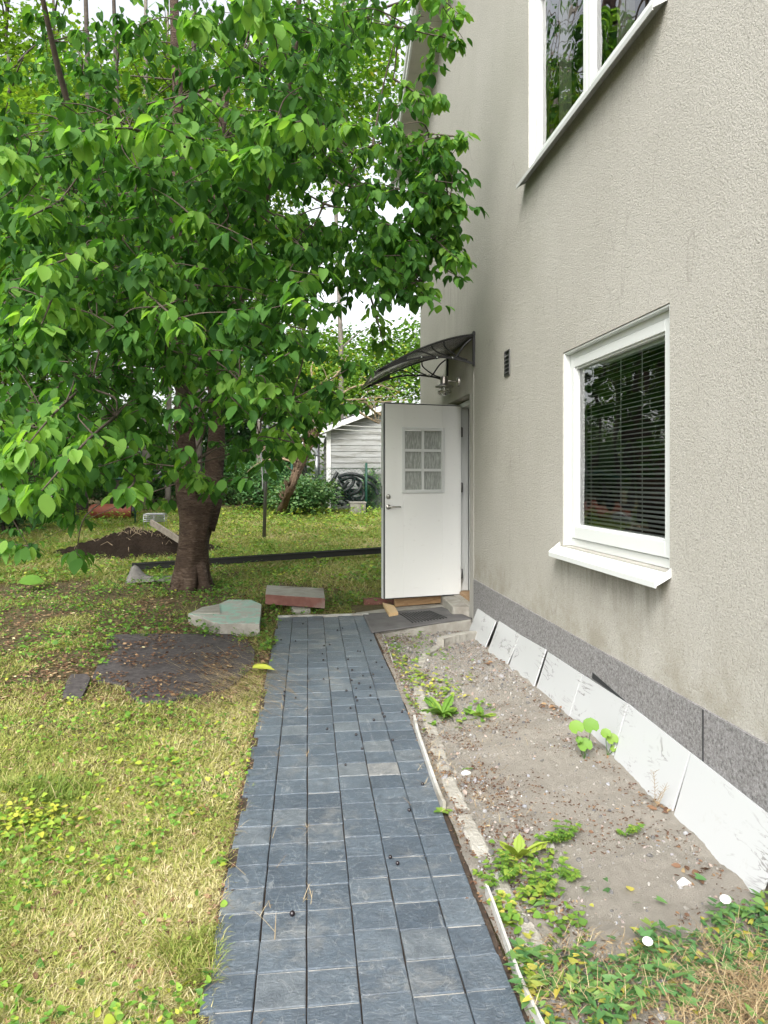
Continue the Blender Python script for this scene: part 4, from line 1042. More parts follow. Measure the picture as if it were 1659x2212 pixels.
def shedroof(x0, x1, y0, y1, t0, t1, mbx):
    f_ = lambda x: zrg - abs(x - ridge_x) * rs
    for a, b in ((x0, ridge_x), (ridge_x, x1)):
        q = [(a, y0, f_(a) + t0), (b, y0, f_(b) + t0), (b, y1, f_(b) + t0), (a, y1, f_(a) + t0)]
        mbx.hexa(q, [(x, y, z + t1 - t0) for x, y, z in q])
mb = MB(); shedroof(sx0 - .3, sx0 + SW + .3, YS - .28, YS + 3.2, .06, .10, mb); rf = mb.build('roof', M['roof'], shed)
mb = MB(); shedroof(sx0 - .3, sx0 + SW + .3, YS - .30, YS - .27, -.09, .058, mb); mb.build('barge_board', M['white_old'], rf)
mb = MB(); shedroof(sx0 - .28, sx0 + SW + .28, YS - .27, YS + 3.2, .035, .055, mb); mb.build('eaves_boards', M['soffit'], rf)
dpz = sp(664, 963); e = [sp(652, 958), sp(664, 963), sp(680, 974), sp(684, 985), sp(683, 1040), sp(683, 1095)]
for p in e: p.y -= .15
mb = MB(); mb.tube(bez(e[:4], 4), .05, 10); mb.tube([e[3], e[4]], .045, 10); mb.tube([e[4], e[5]], .035, 8); mb.build('drainpipe', M['galv'], shed)
mb = MB(); p = sp(688, 960); q = sp(688, 1095); mb.tube([(p.x, YS - .12, p.z), (q.x, YS - .12, q.z)], .028, 8); mb.build('downpipe', M['black'], shed)
# chain link fence
YF = 19.6
fa = onY(655, 1050, YF); fb = onY(900, 1050, YF); fz = G(fa.x, YF); ftop = onY(720, 1011, YF).z
fence = empty('wire_fence', (fa.x, YF, fz), 'low green chain link fence before the white shed', 'fence')
mb = MB(); step = .052; x = fa.x - 1.0; H = ftop - fz
x_end = fb.x
while x < x_end:
    for sg in (1, -1):
        x0_, x1_ = (x, x + H) if sg > 0 else (x + H, x)
        mb.tube([(x0_, YF + .002 * sg, fz), (x1_, YF + .002 * sg, ftop)], .0030, 3, False)
    x += step * 1.9
mb.tube([(fa.x, YF, ftop), (x_end, YF, ftop)], .004, 4)
mb.build('wire_mesh', M['greenmetal'], fence)
for px in (791, 690 - 60):
    p = onY(px, 1100, YF); mb = MB(); mb.tube([(p.x, YF - .03, fz - .1), (p.x, YF - .03, ftop + .14)], .032, 10); mb.build('post', M['greenmetal'], fence)
# black corrugated hoses behind the fence
hos = empty('hose_coil', (onY(740, 1090, YS - .6).x, YS - .6, sz0), 'heap of coiled black corrugated drain pipe against the shed wall', 'hose')
def hp(q): 
    px, py = zz(q, 1150, 1500, 3.6875); return onY(px, py, YS - .55 + rnd.uniform(-.12, .12))
hoses = [[(620, 1270), (560, 1380), (480, 1480), (430, 1560)], [(640, 1330), (700, 1440), (780, 1560), (850, 1680)], [(640, 1340), (760, 1300), (900, 1310), (1010, 1370), (1030, 1480)],
         [(660, 1400), (780, 1350), (900, 1370), (960, 1450), (900, 1560), (760, 1600)], [(560, 1480), (640, 1540), (760, 1530), (900, 1540), (1020, 1560)], [(450, 1600), (560, 1660), (700, 1640), (860, 1660), (1020, 1620)],
         [(480, 1520), (520, 1600), (600, 1700), (700, 1740)], [(900, 1420), (960, 1500), (1000, 1600), (960, 1680)], [(640, 1400), (700, 1500), (740, 1620), (840, 1640), (980, 1700)], [(860, 1340), (840, 1440), (760, 1520), (640, 1580), (520, 1640)], [(1040, 1330), (1120, 1360), (1180, 1420)], [(1010, 1400), (1100, 1440), (1160, 1500), (1200, 1600)],
         [(700, 1380), (600, 1480), (540, 1600), (560, 1720)], [(780, 1400), (700, 1520), (720, 1660), (860, 1720)]]
for hq in hoses:
    pts = bez([hp(q) for q in hq], 12); mb = MB(); mb.tube(pts, [.046 + (.008 if i % 2 else 0) for i in range(len(pts))], 10); mb.build('hose_length', M['black'], hos)
# stone planter
a = onY(*zz((790, 1700), 1150, 1500, 3.6875), YF - .12); b = onY(*zz((1010, 1840), 1150, 1500, 3.6875), YF - .12)
mb = MB(); mb.box(a.x, b.x, YF - .5, YF - .12, b.z - .1, a.z); mb.box(a.x - .02, b.x + .02, YF - .52, YF - .1, a.z - .03, a.z + .015)
tag(mb.build('planter', M['concrete'], None, .01), 'grey cast stone trough in front of the chain link fence', 'planter')
# pole in the grass with bent rod
c = gnd(570, 1162); s_ = proj(c)[2]; tp = at(579, 876, s_)
pole = empty('washing_line_pole', c, 'dark metal washing line pole standing in the back lawn', 'pole')
mb = MB(); mb.tube([c - Vector((0, 0, .1)), tp], [.034, .028], 10); mb.build('shaft', M['darksteel'], pole)
mb = MB(); mb.tube(bez([at(578, 884, s_), at(570, 905, s_ + .02), at(563, 925, s_), at(562, 960, s_), at(566, 1010, s_), at(568, 1060, s_)], 6), .016, 8); mb.build('bent_rod', M['galv'], pole)
mb = MB(); q = at(579, 878, s_); mb.bar(q + Vector((-.10, 0, 0)), q + Vector((.12, 0, .01)), .03, .02); mb.build('cross_piece', M['darksteel'], pole)
for i, (p1, p2, lb) in enumerate((((545, 897), (912, 926), 'upper of two white washing lines running to the house wall'), ((548, 906), (912, 936), 'lower of two white washing lines running to the house wall'))):
    e = onX(*p2, D); e.x = D - .01; e.y = min(e.y, YC - .1); e.z = CZ + (HY - p2[1]) / FX * (e.x * F[0] + e.y * F[1])
    a = at(*p1, s_ + 1.0)
    pts = [a.lerp(e, t) + Vector((0, 0, -.05 * 4 * t * (1 - t))) for t in np.linspace(0, 1, 12)]
    mb = MB(); mb.tube(pts, .007, 6); tag(mb.build('washing_line', M['rope']), lb, 'washing line', 'washing lines')
# green rail with leaning black post, left at the back
s_ = 16.5; rl = empty('rail_fence', gnd(300, 1108), 'dark green horizontal rail with thin posts in front of the back bushes', 'fence')
mb = MB(); mb.tube([at(150, 1036, s_), at(352, 1032, s_)], .035, 8); mb.build('rail', M['greenmetal'], rl)
for px in (160, 292):
    mb = MB(); p = at(px, 1034, s_); mb.tube([p, Vector((p.x, p.y, G(p.x, p.y) - .05))], .018, 8); mb.build('post', M['greenmetal'], rl)
mb = MB(); mb.tube([at(262, 1096, s_ - .4), at(388, 985, s_ - .2)], .05, 10); tag(mb.build('leaning_pole', M['black']), 'thick black pole leaning diagonally across the green rail', 'pole')

# ================================================================ TREES
class Cloud:
    def __init__(s): s.P = []; s.d = []; s.n = []; s.L = []; s.W = []; s.t = []
    def add(s, p, d, n, L, W, t): s.P.append(tuple(p)); s.d.append(tuple(d)); s.n.append(tuple(n)); s.L.append(L); s.W.append(W); s.t.append(t)
    def build(s, name, tm, m, parent=None, k=1.0): return leaves(name, tm, s.P, s.d, s.n, np.array(s.L), np.array(s.W), np.array(s.t), m, parent, k)
# ---- cherry tree
tb = gnd(413, 1272)
s0 = proj(tb)[2]
cherry = empty('cherry_tree', tb, 'large forked cherry tree with banded brown bark, its branches spread over the lawn and path', 'tree')
def ts(px, py, ds=0): return at(px, py, s0 + ds)
base = [ts(413, 1286), ts(413, 1268), ts(413, 1245), ts(415, 1215), ts(418, 1170), ts(423, 1120), ts(428, 1080)]
trunk = MB(); trunk.tube(bez(base, 6), [.285 - .075 * min(1, i / 8) - .018 * min(1, i / 20) + .012 * sst(26, 36, i) for i in range(37)], 28, True, 0, .30)
for k in range(7):          # root flare
    th = k * .9 + .3; d_ = Vector((math.cos(th), math.sin(th), 0)); trunk.tube([base[2] + d_ * .08 + Vector((0, 0, .15)), base[1] + d_ * .20, base[0] + d_ * (.36 + .08 * math.sin(k * 2.3)) - Vector((0, 0, .04))], [.12, .07, .03], 10, True, 0, .2)
stemA = [ts(418, 1150), ts(408, 1085), ts(402, 1000, .05), ts(396, 900, .1), ts(396, 800, .2), ts(388, 650, .3), ts(380, 450, .4), ts(385, 250, .5), ts(378, 50, .5), ts(372, -200, .7), ts(380, -500, .8)]
stemB = [ts(436, 1140, .05), ts(456, 1075, .12), ts(463, 1000, .2), ts(468, 930, .3), ts(464, 840, .4), ts(452, 700, .4), ts(448, 560, .6), ts(470, 350, .8), ts(500, 100, 1.0), ts(520, -200, 1.2)]
stemC = [ts(466, 900, .3), ts(485, 780, .1), ts(520, 640, -.3), ts(560, 480, -.8), ts(600, 300, -1.2), ts(640, 80, -1.6), ts(650, -150, -1.9)]
stemD = [ts(398, 860, .1), ts(350, 740, -.3), ts(290, 600, -.8), ts(220, 420, -1.4), ts(140, 200, -2.0), ts(80, -60, -2.6)]
pA = bez(stemA, 5); pB = bez(stemB, 5); pC = bez(stemC, 5); pD = bez(stemD, 5)
trunk.tube(pA, [lerp(.170, .04, (i / (len(pA) - 1)) ** .6) for i in range(len(pA))], 20, True, 0, .18)
trunk.tube(pB, [lerp(.155, .03, (i / (len(pB) - 1)) ** .8) for i in range(len(pB))], 18, True, 0, .18)
trunk.build('trunk', M['bark'], cherry)
brm = MB()
brm.tube(pC, [lerp(.07, .02, i / (len(pC) - 1)) for i in range(len(pC))], 12, True, 0, .12)
brm.tube(pD, [lerp(.07, .018, i / (len(pD) - 1)) for i in range(len(pD))], 12, True, 0, .12)
skel = [(p, .06) for p in pA[8:]] + [(p, .06) for p in pB[10:]] + [(p, .04) for p in pC[3:]] + [(p, .04) for p in pD[3:]]
crown = Cloud(); cher = MB()
def rosette(c, nl, scale=1.0, tb_=.5, az=None, droop=1.0):
    for k in range(nl):
        th = rnd.uniform(0, 6.283) if az is None else az + rnd.gauss(0, .9)
        hd = Vector((math.cos(th), math.sin(th), 0)); pet = rnd.uniform(.02, .06)
        st_ = c + hd * pet + Vector((0, 0, rnd.uniform(-.03, .03)))
        dr_ = hd * rnd.uniform(.35, 1.0) + Vector((0, 0, -rnd.uniform(.25, 1.15) * droop))
        nr_ = Vector((0, 0, 1)) + hd * rnd.uniform(.2, .8) + Vector((rnd.gauss(0, .25), rnd.gauss(0, .25), 0))
        L = rnd.triangular(.045, .122, .090) * scale
        crown.add(st_, dr_, nr_, L, L * rnd.uniform(.52, .70), min(1, max(0, rnd.gauss(tb_, .24))))
def limb_to(p, r0=.02, r1=.006):
    best = min(skel, key=lambda s: (s[0] - p).length + .35 * max(0, s[0].z - p.z)); a = best[0]
    m_ = a.lerp(p, .5) + Vector((rnd.uniform(-.1, .1), rnd.uniform(-.1, .1), .02 + .025 * (p - a).length))
    pts = bez([a, m_, p], 7); ll = (p - a).length
    brm.tube(pts, [lerp(min(best[1], r0 * .7 + ll * .003), r1 * .7, (i / (len(pts) - 1)) ** .7) for i in range(len(pts))], 6, False)
    return pts
shoots = [[(420, 200, 6), (560, 265, 4.3), (650, 262, 3.7)], [(300, 330, 6), (300, 282, 4.1), (165, 285, 3.6)], [(480, 300, 5), (420, 300, 4.1), (345, 275, 3.8)], [(520, 380, 6.5), (480, 345, 4.5), (560, 330, 3.8)],
          [(600, 150, 6), (590, 60, 4.0), (540, -10, 3.5)], [(560, 150, 6), (450, 60, 4.4), (420, 40, 4.0)], [(760, 330, 6.5), (890, 292, 5.8), (1000, 296, 5.5)], [(740, 400, 6.8), (900, 420, 6.0), (985, 440, 5.6)],
          [(700, 440, 6.8), (880, 500, 6.0), (985, 550, 5.6)], [(600, 600, 7), (820, 575, 6.3), (930, 625, 5.7)], [(250, 480, 6), (170, 545, 4.1), (100, 575, 3.6)], [(300, 560, 6), (330, 640, 4.3), (400, 700, 3.9)],
          [(60, 700, 6), (110, 640, 4.0), (90, 700, 3.6)], [(350, 800, 6), (480, 820, 4.7), (600, 835, 4.2)], [(200, 820, 6), (130, 880, 4.1), (60, 960, 3.5)], [(250, 900, 5), (190, 950, 3.8), (90, 1060, 3.3)],
          [(430, 870, 6), (590, 860, 5.2), (700, 885, 4.6)], [(560, 940, 5.6), (610, 930, 5.0), (640, 965, 4.7)], [(300, 980, 5), (290, 1040, 4.2), (265, 1065, 3.9)], [(400, 1010, 6), (420, 1015, 5.6), (428, 1040, 5.3)],
          [(60, 430, 6), (40, 350, 4), (-10, 330, 3.5)], [(160, 420, 6), (120, 440, 4.3), (60, 470, 3.8)], [(640, 380, 6.5), (700, 285, 4.8), (770, 270, 4.4)], [(680, 500, 7), (620, 470, 5.0), (590, 500, 4.4)],
          [(860, 60, 6.2), (930, 60, 5.9), (980, 90, 5.7)], [(850, 170, 6.4), (900, 200, 6.0), (945, 215, 5.8)], [(820, 20, 6.4), (930, -10, 6.0), (990, 30, 5.7)], [(250, 700, 6), (200, 690, 4.4), (140, 660, 4.0)],
          [(100, 900, 5.5), (60, 930, 4.2), (10, 1000, 3.6)], [(0, 860, 5), (-10, 1000, 3.9), (20, 1080, 3.4)], [(500, 700, 6.5), (420, 640, 5.0), (330, 560, 4.4)], [(500, 560, 6.5), (470, 520, 4.8), (420, 470, 4.2)], [(800, 640, 6.8), (815, 690, 6.4), (828, 745, 6.3)]]
for sh_ in shoots:
    P = bez([at(*q) for q in sh_], 7); limb_to(P[0]); brm.tube(P, [lerp(.012, .003, i / (len(P) - 1)) for i in range(len(P))], 5, False)
    skel += [(p, .012) for p in P[::3]]
    acc = 0
    for i in range(2, len(P)):
        acc += (P[i] - P[i - 1]).length
        if acc > .09: rosette(P[i], rnd.randint(6, 9), 1.05, .78); acc = 0  # shoot leaves tinted brighter: light on the sprays put into the colour
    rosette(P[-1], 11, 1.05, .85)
    for k in range(3):
        cher = MB(); a = P[rnd.randint(5, len(P) - 1)]; b = a + Vector((rnd.uniform(-.04, .04), rnd.uniform(-.04, .04), -.05)); cher.tube([a, b], .001, 3, False); cher.lathe(b, [(0, .006), (.006, .003), (.007, -.001), (.005, -.006), (0, -.007)], (0, 0, 1), 8); cher.build('cherry', M['berry'], cherry)
# leaf masses: how full the crown is, seen in coarse cells, spread through depth
dens = ["12223677320", "12223577320", "34456777420", "78889986693", "88889995696", "87789998897", "88899987683", "88889852100", "88778761000", "76556521000", "66214000000", "21000000000"]
crown_skip = 0
for r_i, row in enumerate(dens):
    for c_i, ch in enumerate(row):
        d_ = int(ch)
        ncl = int(round(d_ ** 1.25 * 1.9))
        for k in range(ncl):
            px = (c_i + rnd.random()) * 100; py = (r_i + rnd.random()) * 100
            if px > interp(py, [(0, 985), (260, 950), (300, 1000), (560, 1005), (640, 940)]) - 25: continue
            if px > 830 and py > 640: continue
            if 835 < px < 905 and py < 440 and rnd.random() < .6: continue
            if px > 840:
                if py < 260 and px > 1000: continue
                s = rnd.uniform(5.3, 6.3)
            elif px > 700: s = rnd.uniform(5.0, 8.5)
            else: s = rnd.choice([rnd.uniform(4.0, 6.0), rnd.uniform(5.5, 8.5), rnd.uniform(7, 11)])
            if r_i >= 8 and s > 8.5: s -= 2.5
            # open sky windows in the crown
            if ((px - 665) / 85) ** 2 + ((py - 425) / 48) ** 2 < 1 and rnd.random() < .9: continue
            if ((px - 800) / 60) ** 2 + ((py - 200) / 140) ** 2 < 1 and rnd.random() < .75: continue
            if ((px - 760) / 130) ** 2 + ((py - 690) / 75) ** 2 < 1 and rnd.random() < .85: continue
            if 372 < px < 492 and 810 < py and rnd.random() < (.88 if py > 900 else .6): continue
            if 492 < px < 760 and py > 900 and rnd.random() < .45: continue
            if px > 780 and py > 690: continue
            if 170 < px < 310 and py > 1040: continue
            p = at(px, py, s)
            if p.x > D - .12: p.x = D - .12 - rnd.random() * .3
            if s > 3 and rnd.random() < .45: limb_to(p, .008, .003)
            tw = Vector((rnd.uniform(-.2, .2), rnd.uniform(-.2, .2), rnd.uniform(-.12, .04)))
            tb_ = .32 + .25 * (rnd.random() < .25)  # darker tint than the shoots: crown shade put into the leaf colour
            q = p + tw
            brm.tube([p, q], [.004, .002], 4, False)
            for w in (0, .5, 1): rosette(p.lerp(q, w), rnd.randint(4, 6), 1.0, tb_)
# upper and far crown outside the picture: shades the lawn, seen in the windows
for k in range(230):
    th = rnd.uniform(0, 6.283); rr = math.sqrt(rnd.random()) * 4.6
    p = Vector((tb.x - .3 + math.cos(th) * rr, tb.y - .5 + math.sin(th) * rr, rnd.uniform(5.6, 9.5) - rr * .2))
    px, py, s = proj(p) if p.y > .5 else (0, -999, 1)
    if p.x > D - .6 or (py > -40 and px > 560): continue
    for w in range(4): rosette(p + Vector((rnd.gauss(0, .22), rnd.gauss(0, .22), rnd.gauss(0, .15))), 5, 1.1, .45)
for k in range(60):                                      # drooping boughs left of the view
    p = Vector((rnd.uniform(-6.0, -3.2), rnd.uniform(4, 11), rnd.uniform(1.8, 6)))
    if proj(p)[0] > -60: continue
    for w in range(4): rosette(p + Vector((rnd.gauss(0, .22), rnd.gauss(0, .22), rnd.gauss(0, .15))), 5, 1.1, .45)
brm.build('branches', M['twig'], cherry)
def merge_leaves(name, cl, m, parent):
    P_ = list(zip(cl.P, cl.d, cl.n, cl.L, cl.W, cl.t)); obs = []
    for i, tm in enumerate((T_LEAF, T_CURL, T_FLAT, T_LEAF)):
        q = P_[i::4]; P, d, n, L, W_, t = map(list, zip(*q)); obs.append((tm, P, d, n, np.array(L), np.array(W_), np.array(t)))
    Vs, Ts, F1, F2, c_ = [], [], [], [], 0
    for tm, P, d, n, L, W_, t in obs:
        o = leaves('tmp', tm, P, d, n, L, W_, t, m, None); me = o.data; k = len(me.vertices)
        v = np.empty(k * 3, np.float32); me.vertices.foreach_get('co', v); Vs.append(v.reshape(-1, 3)); Ts.append(np.repeat(t, len(tm[0])))
        off = (np.arange(len(P)) * len(tm[0]))[:, None, None] + c_
        F1.append((tm[1][0][None] + off).reshape(-1, 3)); F2.append((tm[1][1][None] + off).reshape(-1, 4)); c_ += k
        bpy.data.objects.remove(o); bpy.data.meshes.remove(me)
    return np_mesh(name, np.concatenate(Vs), [np.concatenate(F1), np.concatenate(F2)], np.concatenate(Ts), m, parent)
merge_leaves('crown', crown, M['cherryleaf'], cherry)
print('cherry leaves', len(crown.P))
# ---- background trees
def bgtree(px, s, r, h, crown_boxes, nleaf, label, bark_='bark_bg', leaf='bgleaf', lean=0, L=.12, base_py=None, tmpl=T_DIA, cat='tree', grp='trees behind the lawn', nlimb=7):
    L *= 1.15
    p0 = at(px, HY, s); p0.z = G(p0.x, p0.y) - .05
    t_ = empty('background_tree', p0, label, cat, grp)
    mb = MB(); top = p0 + Vector((lean, rnd.uniform(-.3, .3), h))
    pts = bez([p0, p0.lerp(top, .3) + Vector((rnd.uniform(-.1, .1), 0, 0)), p0.lerp(top, .65) + Vector((rnd.uniform(-.15, .15), 0, 0)), top], 6)
    mb.tube(pts, [lerp(r, r * .3, i / (len(pts) - 1)) for i in range(len(pts))], 10, True, 0, .1)
    for k in range(nlimb):
        a = pts[rnd.randint(5, len(pts) - 2)]; th = rnd.uniform(0, 6.28); q = a + Vector((math.cos(th) * 1.1, math.sin(th) * 1.1, rnd.uniform(.5, 1.6)))
        mb.tube(bez([a, a.lerp(q, .5) + Vector((0, 0, .15)), q], 4), [r * .32, r * .28, r * .25, r * .2, r * .15, r * .12, r * .1, r * .08, r * .05], 6, False)
    mb.build('trunk', M[bark_], t_)
    cl = Cloud(); tot = sum(b[3] * b[4] * b[5] for b in crown_boxes)
    for (cx, cy_, cz, rx, ry, rz_) in crown_boxes:
        n_ = int(nleaf * 2.0 * rx * ry * rz_ / tot / 7)
        for k in range(n_):
            v = rng.normal(size=3); v /= np.linalg.norm(v); rr = rng.random() ** .45
            c = Vector((p0.x + cx + v[0] * rx * rr, p0.y + cy_ + v[1] * ry * rr, p0.z + cz + v[2] * rz_ * rr))
            if c.z < G(c.x, c.y) + .1: c.z = G(c.x, c.y) + rnd.uniform(.1, .5)
            for w in range(7):
                th = rnd.uniform(0, 6.28); hd = Vector((math.cos(th), math.sin(th), 0))
                LL = L * rnd.uniform(.7, 1.25)
                cl.add(c + Vector((rnd.gauss(0, L * 1.3), rnd.gauss(0, L * 1.3), rnd.gauss(0, L))), hd + Vector((0, 0, -rnd.uniform(0, .9))), Vector((rnd.gauss(0, .4), rnd.gauss(0, .4), 1)), LL, LL * .68, min(1, max(0, rnd.gauss(.5, .22))))
    cl.build('crown', tmpl, M[leaf], t_); return t_
bgtree(178, 18.2, .14, 14, [(-.8, 1.9, 8.2, 2.5, 1.8, 4.6)], 7500, 'thin dark trunk, leftmost of the tall trees behind the cherry')
bgtree(248, 18.8, .125, 14, [(.3, 1.9, 9.3, 2.1, 1.8, 4.0)], 5500, 'straight dark trunk, second from the left behind the cherry')
bgtree(318, 20.0, .125, 15, [(.2, 1.9, 10, 2.1, 1.8, 4.4)], 5500, 'paler grey trunk between the second and fourth trunks', 'bark_pale')
bgtree(362, 21, .085, 15, [(0, 1.9, 9.0, 1.8, 1.6, 4.4)], 3600, 'slender pale trunk just right of the pale grey one', 'bark_pale')
bgtree(425, 19.2, .135, 15, [(.1, 1.9, 9.6, 2.1, 1.8, 4.2)], 5500, 'dark trunk close beside the left fork of the cherry')
bgtree(285, 22, .07, 14, [(-.3, 1.9, 8.4, 2.0, 1.6, 4.6)], 3800, 'very thin trunk between two dark trunks', 'bark_pale')
bgtree(60, 17.5, .11, 11, [(0, 0, 6.2, 2.6, 1.8, 4.6)], 8500, 'leafy maple at the left edge with yellow green foliage', 'bark_bg', 'bgleaf', -.5)
bgtree(-120, 13.0, .12, 9, [(0, 0, 5.0, 2.4, 1.8, 3.6)], 4200, 'dense tree just beyond the left edge', 'bark_bg', 'bgleaf')
bgtree(560, 21, .09, 10, [(0, .6, 4.8, 1.6, 1.4, 2.4)], 2600, 'light green tree behind the cherry fork right side', 'bark_pale', 'lightleaf')
bgtree(800, 27, .12, 4.6, [(-.6, 0, 4.4, 3.0, 1.6, 1.7), (1.6, 0, 5.0, 1.4, 1.4, 1.5)], 5200, 'bright yellow green tree rising behind the shed roof', 'bark_bg', 'lightleaf', .2, .15)
bgtree(735, 23, .10, 16, [(0, 0, 12.6, 2.6, 1.6, 3.4)], 3600, 'tall sparse light tree seen through the gap beside the gable', 'bark_pale', 'lightleaf', 0, .16)
bgtree(660, 24, .10, 4.8, [(0, 0, 4.0, 1.9, 1.4, 1.7)], 2800, 'light green tree left of the shed behind the bare twigs', 'bark_bg', 'lightleaf', 0, .14)
bgtree(10, 23, .12, 16, [(0, 0, 11.0, 3.6, 1.6, 5.0)], 6000, 'broad dense tree in the far left corner behind the maple', 'bark_bg', 'bgleaf', 0, .19)
bgtree(120, 24, .14, 16, [(0, 0, 9.6, 4.2, 1.6, 6.2)], 7000, 'broad dense tree far behind the leftmost trunks', 'bark_bg', 'bgleaf', 0, .19)
bgtree(420, 25, .14, 16, [(0, 0, 9.6, 3.8, 1.6, 6.2)], 7000, 'broad dense tree far behind the cherry fork', 'bark_bg', 'bgleaf', 0, .19)
for i, (x, y) in enumerate(((-7.5, 7.5), (-8.0, 12.5), (-9.5, 3.0), (-7.0, 16))):
    if i == 2: continue
    pp, _, s = proj((x, y, 1)); bgtree(pp, s, .14, 9, [(0, 0, 4.6, 2.3, 2.3, 3.6)], 3600, ['tall tree left of the picture beside the lawn', 'tall tree at the far left corner of the lawn', 'tall tree behind the camera on the left', 'tall tree left behind the earth heap'][i], 'bark_bg', 'bgleaf', 0, .16)
# ---- shrubs
def shrub(px, py, rx, rz_, n_, label, leaf='shrubleaf', L=.10, ry=.9, name='shrub', squash=1.0, tb=.5, up=0.0):
    c = gnd(px, py); o = empty(name, c, label, 'shrub', 'bushes along the back of the lawn')
    cl = Cloud(); mb = MB()
    for k in range(9):
        th = rnd.uniform(0, 6.28); q = c + Vector((math.cos(th) * rx * .6, math.sin(th) * ry * .6, rz_ * rnd.uniform(.7, 1.5)))
        mb.tube(bez([c + Vector((math.cos(th) * .1, math.sin(th) * .1, -.05)), c.lerp(q, .5) + Vector((0, 0, .1)), q], 4), [.022, .02, .018, .016, .013, .011, .009, .006, .004], 5, False)
    mb.build('stems', M['bark_bg'], o)
    for k in range(n_ // 6):
        v = rng.normal(size=3); v /= np.linalg.norm(v); rr = rng.random() ** .38
        lump = 1 + .28 * noise.noise((v[0] * 2.3 + px, v[1] * 2.3, v[2] * 2.3))
        p = Vector((c.x + v[0] * rx * rr * lump, c.y + v[1] * ry * rr * lump, c.z + up + rz_ + v[2] * rz_ * rr * lump))
        if p.z < G(p.x, p.y) + .04: continue
        for w in range(6):
            th = rnd.uniform(0, 6.28); hd = Vector((math.cos(th), math.sin(th), 0)); LL = L * rnd.uniform(.6, 1.25)
            cl.add(p + Vector((rnd.gauss(0, L), rnd.gauss(0, L), rnd.gauss(0, L * .8))), hd + Vector((v[0], v[1], 0)) * .5 + Vector((0, 0, -rnd.uniform(0, .8))), Vector((v[0] * .5 + rnd.gauss(0, .3), v[1] * .5 + rnd.gauss(0, .3), 1)), LL, LL * .7, min(1, max(0, rnd.gauss(tb, .22))))
    cl.build('foliage', T_DIA, M[leaf], o); return o
shrub(20, 1150, .75, .55, 2200, 'dark low bush at the left edge beside the lawn', 'shrubleaf', .09, .7, 'shrub', 1, .2)
shrub(60, 1105, 1.5, 1.15, 4200, 'broad dark bush behind the low one at the left edge', 'shrubleaf', .11, 1.0)
shrub(170, 1095, 1.3, .95, 3600, 'dark green bush left of the red cylinder', 'shrubleaf', .11)
shrub(262, 1090, 1.2, .85, 3200, 'bush directly behind the red cylinder', 'shrubleaf', .11)
shrub(345, 1085, 1.1, .75, 3000, 'dense dark bush left of the cherry trunk', 'shrubleaf', .11)
shrub(500, 1088, 1.1, .90, 4000, 'glossy dark bush right of the cherry trunk', 'shrubleaf', .10, .9, 'shrub', 1, .45)
shrub(575, 1100, 1.0, .68, 3600, 'bluish green bush behind the washing line pole', 'shrubleaf', .10, .8, 'shrub', 1, .55)
shrub(665, 1110, .80, .50, 3400, 'leafy low bush left of the black hoses', 'shrubleaf', .10, .7, 'shrub', 1, .75)
shrub(610, 1080, .9, 1.55, 4200, 'tall ivy covered mass beside the broken trunk', 'shrubleaf', .11, .7, 'shrub', 1, .5)
shrub(802, 1100, .28, .60, 1100, 'small climbing bush right of the green fence post', 'shrubleaf', .08, .3, 'shrub', 1, .75)
shrub(500, 1075, 1.4, 1.9, 4200, 'tall dark hedge plant behind the cherry fork', 'shrubleaf', .13, .8, 'shrub', 1, .35)
shrub(130, 1075, 2.6, 1.9, 5000, 'tall dark bush at the back left under the maple', 'bgleaf', .14, .9, 'shrub', 1, .35)
shrub(340, 1070, 2.4, 1.9, 5000, 'tall yellow green bush at the back behind the rail', 'lightleaf', .13, .9, 'shrub', 1, .35)
shrub(628, 1112, .55, .42, 1800, 'low bush at the foot of the leaning broken trunk', 'shrubleaf', .09, .4, 'shrub', 1, .7)
shrub(560, 1072, 1.5, 1.7, 6500, 'tall dark ivy hedge behind the washing line pole', 'shrubleaf', .12, .8, 'shrub', 1, .45)
shrub(455, 1072, 1.3, 2.3, 6500, 'high dark bush seen through the cherry fork', 'shrubleaf', .13, .8, 'shrub', 1, .35)
shrub(230, 1072, 1.6, 1.6, 4600, 'wide dark bush behind the green rail', 'shrubleaf', .12, .8, 'shrub', 1, .35)
# far woodland edge
cl = Cloud()
for k in range(14000):
    x = rnd.uniform(-32, 14); y = rnd.uniform(29, 36); z = abs(rnd.gauss(0, 2.2)) + .9
    if x > 1 and z > 3.2: continue
    th = rnd.uniform(0, 6.28); LL = rnd.uniform(.2, .36)
    cl.add((x, y, z), (math.cos(th), math.sin(th), -.4), (rnd.gauss(0, .4), rnd.gauss(0, .4), 1), LL, LL * .7, min(1, max(0, rnd.gauss(.5, .25))))
tag(cl.build('woodland', T_DIA, M['bgleaf']), 'distant belt of green foliage beyond the garden', 'woodland', kind='stuff')
